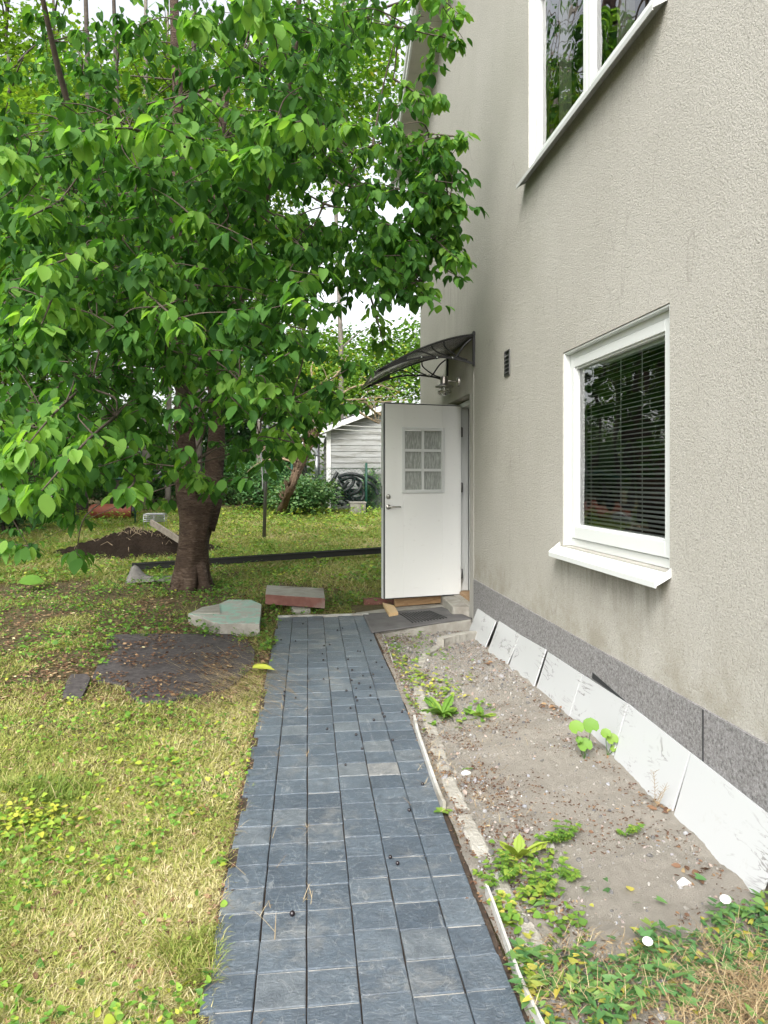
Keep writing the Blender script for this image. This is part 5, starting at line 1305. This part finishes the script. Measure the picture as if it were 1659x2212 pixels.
# broken shaggy trunk with bare twigs
q = [gnd(605, 1112), at(625, 1060, 17.2), at(648, 1000, 17.2), at(672, 950, 17.3), at(688, 925, 17.4)]
bt = empty('broken_tree', q[0], 'leaning broken trunk with shaggy bark and bare arching twigs left of the shed', 'tree')
mb = MB(); P = bez(q, 6); mb.tube(P, [lerp(.08, .11, i / (len(P) - 1)) for i in range(len(P))], 18, True, 0, .7)
for k in range(220):
    a = P[rnd.randint(4, len(P) - 1)]; th = rnd.uniform(0, 6.28); d_ = Vector((math.cos(th), math.sin(th), 0)); mb.tube([a + d_ * .07, a + d_ * rnd.uniform(.12, .20) + Vector((rnd.gauss(0, .03), 0, rnd.uniform(.05, .26)))], [.022, .005], 4)
mb.build('trunk', M['bark_shag'], bt)
mb = MB(); top = P[-1]
arcs = [[(690, 930), (720, 890), (770, 870), (830, 868), (880, 862)], [(690, 920), (730, 870), (790, 862), (850, 856)], [(690, 925), (700, 850), (735, 800), (760, 790)], [(688, 920), (690, 860), (672, 800), (690, 760)],
        [(690, 930), (650, 880), (600, 850), (560, 860)], [(760, 880), (800, 905), (820, 915)], [(790, 868), (810, 890), (840, 905)], [(690, 925), (740, 850), (800, 830), (860, 845)], [(700, 900), (650, 840), (640, 790)], [(640, 1000), (600, 990), (560, 1000)], [(640, 980), (610, 955), (560, 970)]]
for ar in arcs:
    pts = bez([at(px, py, 17.4 + .15 * i) for i, (px, py) in enumerate(ar)], 6); mb.tube(pts, [lerp(.035, .012, i / (len(pts) - 1)) for i in range(len(pts))], 6, False)
    for k in range(5):
        a = pts[rnd.randint(3, len(pts) - 1)]; b = a + Vector((rnd.uniform(-.5, .5), rnd.uniform(-.2, .2), rnd.uniform(-.4, .5))); mb.tube(bez([a, a.lerp(b, .5) + Vector((0, 0, .06)), b], 3), [.012, .011, .01, .009, .008, .007, .005], 4, False)
mb.build('twigs', M['drytwig'], bt)
cl = Cloud()
for k in range(1500):
    px, py = rnd.uniform(640, 890), rnd.uniform(740, 880)
    if rnd.random() < .4: px, py = rnd.uniform(590, 700), rnd.uniform(780, 940)
    p = at(px, py, rnd.uniform(16.6, 18.6)); th = rnd.uniform(0, 6.28)
    cl.add(p, (math.cos(th), math.sin(th), -.5), (rnd.gauss(0, .4), rnd.gauss(0, .4), 1), .10, .07, min(1, max(0, rnd.gauss(.6, .25))))
cl.build('foliage', T_DIA, M['lightleaf'], bt)

# ================================================================ GRASS AND WEEDS
def nz(x, y, f, o=0): return noise.noise((x * f, y * f, o))
FCEN = [(pl_, sum(p[0] for p in pl_) / len(pl_), sum(p[1] for p in pl_) / len(pl_)) for pl_ in (feltpoly, felt2)]
def lawn_ok(x, y, r=0):
    u, v = path_uv(x, y)
    edge = -.285 + .035 * nz(x, y, 5, 9) + .03 * nz(x, y, 18, 4)
    if y < VEND + .06 and edge < u < .62: return False
    if x > .57 and y < 8.02: return False
    for pl_, cx_, cy_ in FCEN:
        k_ = 1.10 + .22 * nz(x, y, 5, 33)
        if abs(x - cx_) < 1.2 and abs(y - cy_) < 1.2 and inpoly(cx_ + (x - cx_) * k_, cy_ + (y - cy_) * k_, pl_): return False
    if x > 1.5 and y < 10.3: return False
    if (x - tb.x) ** 2 + (y - tb.y) ** 2 < .06: return False
    return True
g1 = Cloud(); cv = Cloud(); lt = Cloud()
def sample_view(n_, smin, smax, pxr=(-60, 1000)):
    out = []
    for _ in range(n_):
        s = math.exp(rnd.uniform(math.log(smin), math.log(smax))); px = rnd.uniform(*pxr); p = at(px, HY, s)
        out.append((p.x, p.y, s))
    return out
for x, y, s in sample_view(620000, 1.6, 21):
    if not lawn_ok(x, y): continue
    dry = .5 + .5 * nz(x, y, 1.1, 3) + .35 * nz(x, y, 3.2, 8)
    shade = sst(1.9, .6, math.hypot(x - tb.x + .5, (y - tb.y + 1.2) * .8) / 2.2)     # bare litter under the tree
    if (x - mound_c.x) ** 2 + (y - mound_c.y) ** 2 < .5: continue
    bare = nz(x, y, 1.7, 21)
    u_, v_ = path_uv(x, y)
    if rnd.random() < shade * .55 + max(0, bare) * .9 + (.45 * sst(-.25, .25, nz(x, y, 1.6, 66) + .12) if 5.4 < y < 9.8 and x < -.7 else 0): continue
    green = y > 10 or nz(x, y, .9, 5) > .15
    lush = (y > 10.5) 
    L = rnd.uniform(.018, .052) * (1.1 if s < 5 else 1.5 if s < 9 else 2.6)
    tuft = nz(x, y, 2.3, 31)
    if tuft > .42 and s < 5: L *= 1.35
    th = nz(x, y, 2.0, 15) * 7 + rnd.gauss(0, 1.7); el = abs(rnd.gauss(.30 if not tuft > .42 else .7, .4))
    d_ = (math.cos(th), math.sin(th), el)
    w = rnd.uniform(.0014, .0028) * (1 + s * .16)
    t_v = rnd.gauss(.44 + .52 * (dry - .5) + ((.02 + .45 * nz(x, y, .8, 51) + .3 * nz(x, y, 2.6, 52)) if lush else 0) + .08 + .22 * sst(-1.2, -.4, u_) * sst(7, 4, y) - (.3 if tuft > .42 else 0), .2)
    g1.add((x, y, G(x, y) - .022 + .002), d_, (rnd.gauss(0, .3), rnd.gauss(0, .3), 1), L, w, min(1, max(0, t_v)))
for _ in range(150000):
    x = rnd.uniform(-7.5, -.3); y = rnd.uniform(-1.5, 11); s = max(3.2, math.hypot(x, y))
    if y > 1.3 and -40 < proj((x, y, .1))[0] < 1000: continue
    if not lawn_ok(x, y): continue
    L = rnd.uniform(.02, .055) * 1.6; th = rnd.uniform(0, 6.28)
    g1.add((x, y, G(x, y) - .02), (math.cos(th), math.sin(th), abs(rnd.gauss(.35, .4))), (rnd.gauss(0, .3), rnd.gauss(0, .3), 1), L, .0055, min(1, max(0, rnd.gauss(.45 + .4 * nz(x, y, 1.1, 3), .2))))
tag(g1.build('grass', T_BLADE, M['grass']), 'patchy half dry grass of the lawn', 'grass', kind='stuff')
for x, y, s in sample_view(60000, 1.7, 20):
    if not lawn_ok(x, y): continue
    md_ = (x - mound_c.x) ** 2 + (y - mound_c.y) ** 2
    if md_ < .25 or (md_ < 1.4 and rnd.random() < .5): continue
    pch = nz(x, y, 1.4, 40) + .5 * nz(x, y, 4, 41)
    near_tree = y > 6.0
    thr = .02 if not near_tree else -.12
    if y > 11: thr = -.3
    if pch < thr and rnd.random() < .93: continue
    if s < 6 and rnd.random() < .68: continue
    L = rnd.triangular(.010, .036, .017) * (1 if s < 5 else 1.3 if s < 9 else 1.9); th = rnd.uniform(0, 6.28)
    z = G(x, y) + rnd.uniform(-.01, .03) * (1 if s < 6 else 2)
    cv.add((x, y, z), (math.cos(th), math.sin(th), rnd.uniform(-.4, .7)), (rnd.gauss(0, .55), rnd.gauss(0, .55), 1), L, L * rnd.uniform(.5, .9), min(1, max(0, rnd.gauss(.52 if s < 5 else .38 if s < 9.5 else .55, .25))))
for (px, py, sp_, n_, tb_, hh) in ((440, 1378, 22, 170, .2, .09), (560, 1352, 14, 90, .35, .06), (600, 1290, 16, 90, .35, .06), (500, 1270, 45, 260, .3, .05), (690, 1310, 18, 80, .4, .05), (330, 1262, 45, 220, .25, .07), (560, 1225, 50, 280, .4, .08), (460, 1262, 30, 160, .25, .06),
        (300, 1395, 60, 220, .3, .04), (585, 1400, 14, 110, .4, .05), (180, 1235, 40, 160, .25, .07), (700, 1205, 40, 200, .45, .08), (620, 1150, 60, 240, .6, .1), (240, 1560, 90, 150, .6, .03), (60, 1780, 60, 260, .85, .04), (300, 1650, 90, 260, .7, .03), (490, 1870, 12, 26, .6, .05), (235, 1150, 40, 240, .45, .12), (330, 1140, 30, 160, .5, .12), (180, 1215, 25, 120, .3, .08), (370, 1222, 30, 110, .3, .06), (760, 1300, 22, 90, .35, .04)):
    for k in range(n_):
        p = gnd(rnd.gauss(px, sp_), rnd.gauss(py, sp_ * .45))
        if not lawn_ok(p.x, p.y): continue
        L = rnd.uniform(.014, .036) * (1 if p.y < 5 else 1.25); th = rnd.uniform(0, 6.28)
        cv.add((p.x, p.y, p.z + rnd.uniform(0, hh)), (math.cos(th), math.sin(th), rnd.uniform(-.4, .4)), (rnd.gauss(0, .35), rnd.gauss(0, .35), 1), L, L * .8, min(1, max(0, rnd.gauss(tb_, .2))))
for _ in range(5200):
    px = rnd.uniform(80, 830); y_ = rnd.triangular(1104, 1160, 1108); p = gnd(px, y_)
    if not lawn_ok(p.x, p.y) or nz(p.x, p.y, 1.3, 91) < -.1: continue
    th = rnd.uniform(0, 6.28); L = rnd.uniform(.04, .085)
    cv.add((p.x, p.y, p.z + rnd.uniform(0, .22)), (math.cos(th), math.sin(th), rnd.uniform(-.4, .9)), (rnd.gauss(0, .5), rnd.gauss(0, .5), 1), L, L * rnd.uniform(.35, .7), min(1, max(0, rnd.gauss(.66, .22))))
tag(cv.build('ground_cover', T_HEART, M['cover']), 'small round leaved weeds spread through the lawn', 'ground cover', kind='stuff')
# leaf litter
def litter(n_, smin, smax, pxr, ok, Lr=(.012, .035), tb=.45, z0=0):
    for x, y, s in sample_view(n_, smin, smax, pxr):
        if not ok(x, y): continue
        L = rnd.uniform(*Lr) * (1 + s * .06); th = rnd.uniform(0, 6.28)
        lt.add((x, y, G(x, y) + z0 + rnd.uniform(.002, .01)), (math.cos(th), math.sin(th), rnd.uniform(-.1, .35)), (rnd.gauss(0, .5), rnd.gauss(0, .5), 1), L, L * rnd.uniform(.3, .6), min(1, max(0, rnd.gauss(tb, .25))))
litter(3500, 1.8, 14, (-60, 1000), lambda x, y: lawn_ok(x, y), (.01, .03), .5, -.008)
litter(17000, 4.8, 12, (-40, 800), lambda x, y: lawn_ok(x, y) and math.hypot(x - tb.x + .9, y - tb.y + 1.4) < 3.4 and nz(x, y, 1.6, 66) > -.25, (.010, .03), .34, -.012)
litter(9000, 3.8, 6.8, (0, 620), lambda x, y: inpoly(x, y, feltpoly) and nz(x, y, 4, 70) > -.12, (.010, .026), .24, .008)
tag(lt.build('leaf_litter', T_LEAF, M['litter']), 'dry brown leaves scattered over the lawn and felt', 'leaf litter', kind='stuff'); 
lt = Cloud()
def bed_ok(x, y):
    u, v = path_uv(x, y); return u > .63 and x < D - .13 and y < 7.0 and y > 1
for _ in range(15000):
    x = rnd.uniform(.6, 1.6) if rnd.random() < .62 else rnd.uniform(.62, 1.0); y = rnd.uniform(1.8, 7.0)
    if not bed_ok(x, y): continue
    u, v = path_uv(x, y)
    if nz(x, y, 2.2, 60) + .6 * nz(x, y, 7, 61) < (.05 if x > .95 else -.12) and x < 1.47 and u > .70: continue
    L = rnd.uniform(.006, .020); th = rnd.uniform(0, 6.28)
    lt.add((x, y, bedz(x, y) + .003), (math.cos(th), math.sin(th), rnd.uniform(-.1, .4)), (rnd.gauss(0, .5), rnd.gauss(0, .5), 1), L, L * rnd.uniform(.25, .6), min(1, max(0, rnd.gauss(.22, .22))))
for _ in range(1500):                                     # along both path edges
    v = rnd.uniform(1.6, 7.3); u = rnd.choice([.61, -.31]) + rnd.gauss(0, .018); x, y = path_xy(u, v)
    L = rnd.uniform(.006, .022); th = rnd.uniform(0, 6.28)
    lt.add((x, y, plane(y) + .006), (math.cos(th), math.sin(th), rnd.uniform(-.1, .4)), (rnd.gauss(0, .5), rnd.gauss(0, .5), 1), L, L * .4, min(1, max(0, rnd.gauss(.25, .25))))
for q_ in [(1090, 1430), (1185, 1530), (1210, 1535), (1420, 1735), (1440, 1750), (1560, 1830), (1500, 1900), (1240, 1450), (1055, 1435)]:
    p = gnd(*q_)
    for k in range(9):
        th = rnd.uniform(0, 6.28); L = rnd.uniform(.02, .045)
        lt.add((p.x + rnd.gauss(0, .03), p.y + rnd.gauss(0, .04), p.z + .012), (math.cos(th), math.sin(th), .2), (rnd.gauss(0, .5), rnd.gauss(0, .5), 1), L, L * .5, rnd.uniform(.1, .8))
tag(lt.build('dry_leaves', T_LEAF, M['litter']), 'small rusty dry leaves scattered over the gravel and path edges', 'dry leaves', kind='stuff')
# straw laid over the felt edge and lawn edge
st = Cloud()
for k in range(800):
    px, py = rnd.gauss(525, 60), rnd.gauss(1482, 38); p = gnd(px, py); th = R(180) + rnd.gauss(-.15, .35)
    st.add((p.x, p.y, p.z + .008 + rnd.random() * .02), (math.cos(th), math.sin(th), rnd.uniform(0, .15)), (0, 0, 1), rnd.uniform(.05, .2), rnd.uniform(.0015, .003), rnd.random())
for x, y, s in sample_view(700, 1.8, 7, (-60, 600)):
    if not lawn_ok(x, y) and rnd.random() < .8: continue
    th = rnd.uniform(0, 6.28); st.add((x, y, G(x, y) + .01), (math.cos(th), math.sin(th), rnd.uniform(.0, .3)), (0, 0, 1), rnd.uniform(.04, .14), rnd.uniform(.0012, .0024), rnd.random())
for k in range(500):                                      # wisps in the joints and the dry tufts by the edging
    if k < 140: u, v = rnd.choice(cols[:3]), rnd.choice([2.6, 3.9, 4.6, 5.2, 3.1, 2.0]) + rnd.gauss(0, .03)
    elif k < 300:
        p = gnd(rnd.gauss(945, 18), rnd.gauss(1640, 40)); u, v = path_uv(p.x, p.y)
    else:
        p = gnd(rnd.gauss(1030, 40), rnd.gauss(1680, 70)); u, v = path_uv(p.x, p.y)
    x, y = path_xy(u + rnd.gauss(0, .01), v); th = rnd.uniform(0, 6.28)
    st.add((x, y, G(x, y) + .008), (math.cos(th), math.sin(th), rnd.uniform(0, .8)), (0, 0, 1), rnd.uniform(.02, .07), rnd.uniform(.0012, .0025), rnd.uniform(.0, .9))
tag(st.build('straw', T_BLADE, M['straw']), 'dry straw stalks lying on the lawn edge and felt', 'straw', kind='stuff')
# pebbles
ico = bpy.data.meshes.new('tmp'); import bmesh
bm = bmesh.new(); bmesh.ops.create_icosphere(bm, subdivisions=1, radius=1); iv = np.array([v.co[:] for v in bm.verts]); iff = np.array([[v.index for v in f.verts] for f in bm.faces]); bm.free()
def pebbles(name, n_, label, fn, rr):
    V = []; T = []; Ff = []; c_ = 0
    for _ in range(n_):
        x, y = fn()
        if x is None: continue
        r_ = rr(); A = rng.normal(size=(3, 3)); Q, _r = np.linalg.qr(A); v = (iv * (1 + .25 * rng.normal(size=(len(iv), 1)) * .5)) * np.array([1, rnd.uniform(.6, 1), rnd.uniform(.4, .7)]) @ Q * r_
        V.append(v + np.array([x, y, bedz(x, y) + r_ * .12])); Ff.append(iff + c_); c_ += len(iv); T += [rnd.random() ** 1.1] * len(iv)
    return tag(np_mesh(name, np.concatenate(V), [np.concatenate(Ff)], T, M['pebble'], None, False), label, 'pebbles', kind='stuff')
def fpeb():
    x = rnd.uniform(.6, 1.6); y = rnd.uniform(1.7, 7.05)
    if not bed_ok(x, y): return None, None
    a = sst(4.0, 5.6, y) * .9 + sst(1.15, .75, x) * .6 + max(0, nz(x, y, 3, 77)) * .5
    if rnd.random() > .14 + a: return None, None
    return x, y
pebbles('pebbles', 19000, 'mixed grey and white pebbles in the sandy bed', fpeb, lambda: min(.020, .0028 * math.exp(abs(rnd.gauss(0, .68)))))
# bindweed carpet near the camera, lower right
vn = Cloud(); vs_ = MB()
for _ in range(6000):
    x = rnd.uniform(.62, 1.66); y = rnd.uniform(1.2, 2.55)
    px, py, s = proj((x, y, .05))
    lim = interp(px, [(1080, 2090), (1180, 2040), (1260, 2070), (1330, 2090), (1400, 2010), (1480, 1985), (1659, 1950)])
    if py < lim + 25 * nz(x, y, 7, 1) : 
        if rnd.random() < .985: continue
    if px < 1130 and rnd.random() < .4: continue
    if nz(x, y, 5, 88) < -.28: continue
    if px > 1480 and py > 2110 and rnd.random() < .45: continue
    th = rnd.uniform(0, 6.28); L = rnd.uniform(.018, .042)
    vn.add((x, y, bedz(x, y) + rnd.uniform(.004, .05)), (math.cos(th), math.sin(th), rnd.uniform(-.3, .4)), (rnd.gauss(0, .4), rnd.gauss(0, .4), 1), L, L * .75, min(1, max(0, rnd.gauss(.58, .24) + (.12 if px < 1250 else 0))))
tag(vn.build('bindweed', T_ARROW, M['vine']), 'carpet of bindweed creeping over the gravel near the camera', 'bindweed', kind='stuff')
dv_ = Cloud()
for _ in range(3000):
    px = rnd.gauss(1600, 85); py = rnd.gauss(2180, 60)
    if rnd.random() < .25: px, py = rnd.uniform(1150, 1659), rnd.uniform(2040, 2212)
    p = gnd(px, py)
    if p.x > 1.6 or p.y < .8: continue
    th = rnd.uniform(0, 6.28)
    if rnd.random() < .78: dv_.add((p.x, p.y, p.z + rnd.uniform(.005, .05)), (math.cos(th), math.sin(th), rnd.uniform(-.1, .5)), (0, 0, 1), rnd.uniform(.03, .09), .0016, rnd.random())
    else: dv_.add((p.x, p.y, p.z + rnd.uniform(.005, .045)), (math.cos(th), math.sin(th), rnd.uniform(-.2, .3)), (rnd.gauss(0, .6), rnd.gauss(0, .6), 1), rnd.uniform(.012, .026), .006, rnd.uniform(.0, .6))
tag(dv_.build('dry_vines', T_BLADE, M['straw']), 'tan dried vines and leaves among the bindweed', 'dry vines', kind='stuff')
# sparse yellow cover weeds beside the far part of the bed
yc = Cloud()
for (px, py, n_, sp_, tb_) in ((900, 1395, 90, 22, .5), (870, 1440, 90, 18, .7), (905, 1470, 60, 14, .65), (935, 1490, 90, 20, .75), (975, 1500, 50, 18, .7), (880, 1530, 60, 14, .55), (850, 1400, 60, 14, .45), (1012, 1470, 12, 10, .7), (1075, 1960, 30, 15, .7), (1110, 2080, 60, 30, .7), (1125, 2150, 90, 30, .75), (962, 1745, 5, 4, .5), (910, 1640, 8, 10, .7), (1225, 2010, 40, 30, .5), (1100, 1880, 60, 26, .6), (1150, 1950, 80, 34, .6), (1085, 1990, 50, 18, .65), (1040, 1530, 24, 16, .55), (960, 1420, 30, 22, .5), (1180, 1870, 40, 26, .45), (1010, 1560, 16, 14, .5), (930, 1570, 12, 8, .6)):
    for k in range(n_):
        p = gnd(rnd.gauss(px, sp_), rnd.gauss(py, sp_ * .8)); th = rnd.uniform(0, 6.28); L = rnd.uniform(.016, .034)
        if not bed_ok(p.x, p.y) : continue
        yc.add((p.x, p.y, p.z + rnd.uniform(.006, .035)), (math.cos(th), math.sin(th), rnd.uniform(-.2, .3)), (rnd.gauss(0, .35), rnd.gauss(0, .35), 1), L, L * .95, min(1, max(0, rnd.gauss(tb_, .22))))
tag(yc.build('creeping_weeds', T_HEART, M['weed']), 'yellow green creeping weeds along the edging stones', 'weeds', kind='stuff')
# single plants
def jag_leaf(cl, p, az, L, W_, el, t, lobes=5):
    d_ = Vector((math.cos(az), math.sin(az), el)); d_.normalize(); 
    side_ = Vector((-d_.y, d_.x, 0)).normalized(); n_ = side_.cross(d_)
    if n_.z < 0: n_ = -n_
    for k in range(lobes):
        t0 = (k + .4) / lobes; c = Vector(p) + d_ * L * t0 + Vector((0, 0, -.25 * L * t0 * t0)); ww = W_ * (.45 + .75 * math.sin(math.pi * min(1, t0 * 1.05)))
        for sg in (1, -1): cl.add(c, side_ * sg + d_ * .35, n_, ww * .55, L / lobes * 1.1, t)
    cl.add(p, d_, n_, L, W_ * .45, t)
def rosette_plant(name, px, py, n_, L, W_, label, mt='weed', tb_=.5, el=(.2, .8), jag=True, tm=T_LEAF):
    c = gnd(px, py); cl = Cloud()
    for k in range(n_):
        az = 6.283 * k / n_ + rnd.uniform(-.3, .3); ll = L * rnd.uniform(.65, 1.15); e = rnd.uniform(*el); t = min(1, max(0, rnd.gauss(tb_, .12)))
        if jag: jag_leaf(cl, c + Vector((0, 0, .005)), az, ll, W_, e, t)
        else: cl.add(c + Vector((0, 0, .005)), (math.cos(az), math.sin(az), e), (-math.cos(az) * e, -math.sin(az) * e, 1), ll, W_, t)
    return tag(cl.build(name, tm, M[mt]), label, 'weed')
rosette_plant('dandelion', 955, 1545, 13, .16, .055, 'green dandelion rosette in the middle of the gravel beside the edging', 'weed', .45)
rosette_plant('dandelion', 1040, 1552, 5, .12, .04, 'smaller dandelion right of the green rosette', 'weed', .55)
rosette_plant('dandelion', 1120, 1855, 5, .13, .042, 'tall yellow dandelion leaves standing at the end of the edging', 'weed', .78, (.5, 1.3))
rosette_plant('plantain', 955, 1757, 5, .055, .026, 'small broad leaved weed growing at the right edge of the path', 'weed', .6, (.1, .5), False)
def ferny(px, py, n_, L, label, tb_=.5):
    c = gnd(px, py); cl = Cloud(); mb = MB(); o = empty('parsley_weed', c, label, 'weed')
    for k in range(n_):
        az = rnd.uniform(0, 6.28); e = rnd.uniform(.3, 1.3); d_ = Vector((math.cos(az), math.sin(az), e)).normalized(); ll = L * rnd.uniform(.5, 1.1)
        q = c + d_ * ll; mb.tube([c, q], .0012, 3, False)
        for w in range(3):
            cc = c.lerp(q, .5 + .25 * w)
            for m_ in range(5):
                a2 = az + (m_ - 2) * .6; cl.add(cc, (math.cos(a2), math.sin(a2), .15), (rnd.gauss(0, .2), rnd.gauss(0, .2), 1), rnd.uniform(.018, .03), .010, min(1, max(0, rnd.gauss(tb_, .15))))
    mb.build('stem', M['weed'], o); cl.build('foliage', T_LEAF, M['weed'], o)
ferny(1075, 1905, 13, .11, 'bright green lobed weed left of the dandelion leaves', .5)
ferny(1212, 1822, 14, .10, 'feathery green weed in the middle of the sandy bed', .5)
ferny(1165, 1930, 10, .09, 'lobed yellow green weed between edging end and sand', .6)
ferny(1205, 1905, 8, .08, 'low lobed weed behind the bindweed', .55)
ferny(1355, 1805, 4, .06, 'tiny green sprig right of the feathery weed', .5)
rosette_plant('seedling', 1010, 1665, 4, .03, .02, 'tiny four leaved seedling beside the edging stone', 'weed', .35, (.1, .4), False)
def mallow(px, py, hs, label):
    c = gnd(px, py); o = empty('mallow_seedling', c, label, 'seedling'); mb = MB()
    for (dx, h, r_) in hs:
        t = Vector((c.x + dx, c.y - .01, c.z + h)); mb.tube(bez([c, c.lerp(t, .6) + Vector((dx * .2, 0, 0)), t], 3), .0018, 5, False)
        n_ = 26; v = [(0, 0, -.004)]; nn = Vector((-.25, -.75, .75)).normalized(); e1 = Vector((1, 0, .2)).normalized(); e1 = (e1 - nn * e1.dot(nn)).normalized(); e2 = nn.cross(e1)
        l = MB(); pts = [t]
        for k in range(n_):
            th = 2 * math.pi * k / n_; q = r_ * (1 + .06 * math.sin(k * math.pi)) * (1 + .10 * math.sin(th * 5)); q = r_ * (1 + .05 * (k % 2) + .03 * math.sin(th * 7)); q *= (1 if abs(th - 4.71) > .2 else .6)
            pts.append(t + e1 * math.cos(th) * q + e2 * math.sin(th) * q + nn * .006)
        l.add(pts, [(0, 1 + k, 1 + (k + 1) % n_) for k in range(n_)], True)
        lo = l.build('leaf', M['weed'], o); a = lo.data.attributes.new('tint', 'FLOAT', 'POINT'); a.data.foreach_set('value', [rnd.uniform(.4, .75)] * len(pts))
    mb.build('stem', M['weed'], o)
mallow(1262, 1640, [(-.045, .165, .036), (.030, .170, .040), (-.03, .10, .018), (.0, .075, .036)], 'taller round leaved seedling standing before the marble tiles')
mallow(1312, 1632, [(-.012, .115, .026), (.022, .085, .030), (.03, .035, .018)], 'smaller yellowish round leaved seedling before the marble tiles')
# dry forked weed before the tiles
c = gnd(1412, 1752); mb = MB()
for top_ in ((1412, 1668), (1438, 1700), (1428, 1712)):
    t = at(*top_, proj(c)[2]); P = bez([c, c.lerp(t, .5) + Vector((rnd.uniform(-.01, .01), 0, 0)), t], 6); mb.tube(P, .0012, 4, False)
    for p in P[4:]:
        for sg in (-1, 1): mb.tube([p, p + Vector((sg * rnd.uniform(.008, .022), rnd.uniform(-.01, .01), rnd.uniform(.006, .02)))], .0008, 3, False)
tag(mb.build('dry_stalk', M['drytwig']), 'dry pale branching stalk in front of the marble tiles', 'dry weed')
# bindweed flowers
for (px, py, r_, lb) in ((1567, 1976, .017, 'open white bindweed flower near the marble tiles'), (1399, 2070, .015, 'white bindweed flower half hidden by a leaf')):
    c = gnd(px, py); c.z += .05; c = c - ray(px, py) * .05; mb = MB(); n_ = 20; ax = (Vector((0, 0, CZ)) - c).normalized() * .6 + Vector((0, 0, 1)); ax.normalize()
    mb.lathe(c, [(.0, -.02), (.004, -.012), (r_ * .5, -.004), (r_, .002), (r_ * 1.02, .003), (r_ * .5, -.002), (.003, -.006)], ax, n_)
    tag(mb.build('bindweed_flower', M['petal']), lb, 'flower')
c = gnd(1478, 1918); mb = MB(); mb.tube([c + Vector((-.022, 0, .012)), c + Vector((0, .004, .022)), c + Vector((.024, 0, .010))], [.010, .014, .008], 8); tag(mb.build('shell_fragment', M['petal']), 'curved white shell fragment lying on the sand', 'shell')
c = gnd(1005, 1690 - 10); mb = MB(); mb.tube([c + Vector((-.02, 0, .012)), c + Vector((.02, .004, .012))], [.012, .012], 7); c = gnd(*zz((885, 1190), 1500, 2600, 2.765)); mb = MB(); mb.tube([c + Vector((-.022, 0, .010)), c + Vector((0, .003, .013)), c + Vector((.022, .004, .010))], [.008, .013, .009], 7); tag(mb.build('white_stone', M['petal']), 'oblong white stone right of the edging', 'stone')
# large single leaves
def bigleaf(px, py, L, W_, az, t, label, dz=.03, m='cover', n_=1):
    c = gnd(px, py); cl = Cloud()
    for k in range(n_): 
        a2 = az + k * .5; cl.add((c.x, c.y, c.z + dz), (math.cos(a2), math.sin(a2), .1), (0, -.5, 1), L * (1 - .15 * k), W_, t)
    tag(cl.build('fallen_leaf', T_LEAF, M[m]), label, 'leaf')
bigleaf(40, 1275, .28, .22, .1, .45, 'large green leaf standing in the lawn at the left', .10)
bigleaf(545, 1456, .17, .045, -.35, .97, 'pale wilted leaf hanging over the left path edge', .045, 'cover', 3)
bigleaf(1362, 1932, .036, .03, 1.2, 1.0, 'round yellow leaf lying on the sand', .012, 'weed')
bigleaf(1210, 1515, .05, .014, -.2, .98, 'narrow cream leaf lying among the pebbles', .01, 'cover')
# fallen black cherries
bl = [(162, 838), (256, 846), (478, 870), (441, 877), (430, 929), (744, 843), (660, 912), (675, 915), (597, 966), (527, 776), (561, 762), (304, 733), (530, 1027), (623, 1036), (816, 1018), (780, 985), (759, 1065), (621, 1103), (438, 1094), (668, 1123), (649, 1156), (741, 1150), (586, 1172), (741, 1203), (647, 1214), (256, 1217), (656, 1235), (788, 1228), (612, 1284), (820, 1318), (947, 1309), (833, 1340), (764, 1362), (461, 1420), (649, 1458), (885, 1495), (580, 1655), (205, 1043), (183, 1176), (183, 1203), (436, 970), (693, 1072), (688, 1550)]
bp = [zz(q, 1000, 2000, 1.659) for q in bl] + [zz(q, 1000, 3000, 1.659) for q in ((993, 293), (1080, 123), (235, 970), (870, 600), (917, 640))]
mb = MB(); mb.lathe((0, 0, 0), [(0, .0075), (.004, .0065), (.0072, .002), (.0075, -.001), (.005, -.006), (0, -.0075)], (0, 0, 1), 12)
proto = None
for i, (px, py) in enumerate(bp):
    p = gnd(px, py); z = plane(p.y) + .014
    if proto is None: o = proto = mb.build('fallen_cherry', M['berry'])
    else: o = proto.copy(); S.collection.objects.link(o)
    sc_ = rnd.uniform(.75, 1.15) * (1.25 if i == 45 else 1); o.scale = (sc_,) * 3
    o.location = (p.x, p.y, z); tag(o, 'small black cherry lying on the slate path', 'cherry', 'fallen cherries on the path')
print('done', len(S.objects))
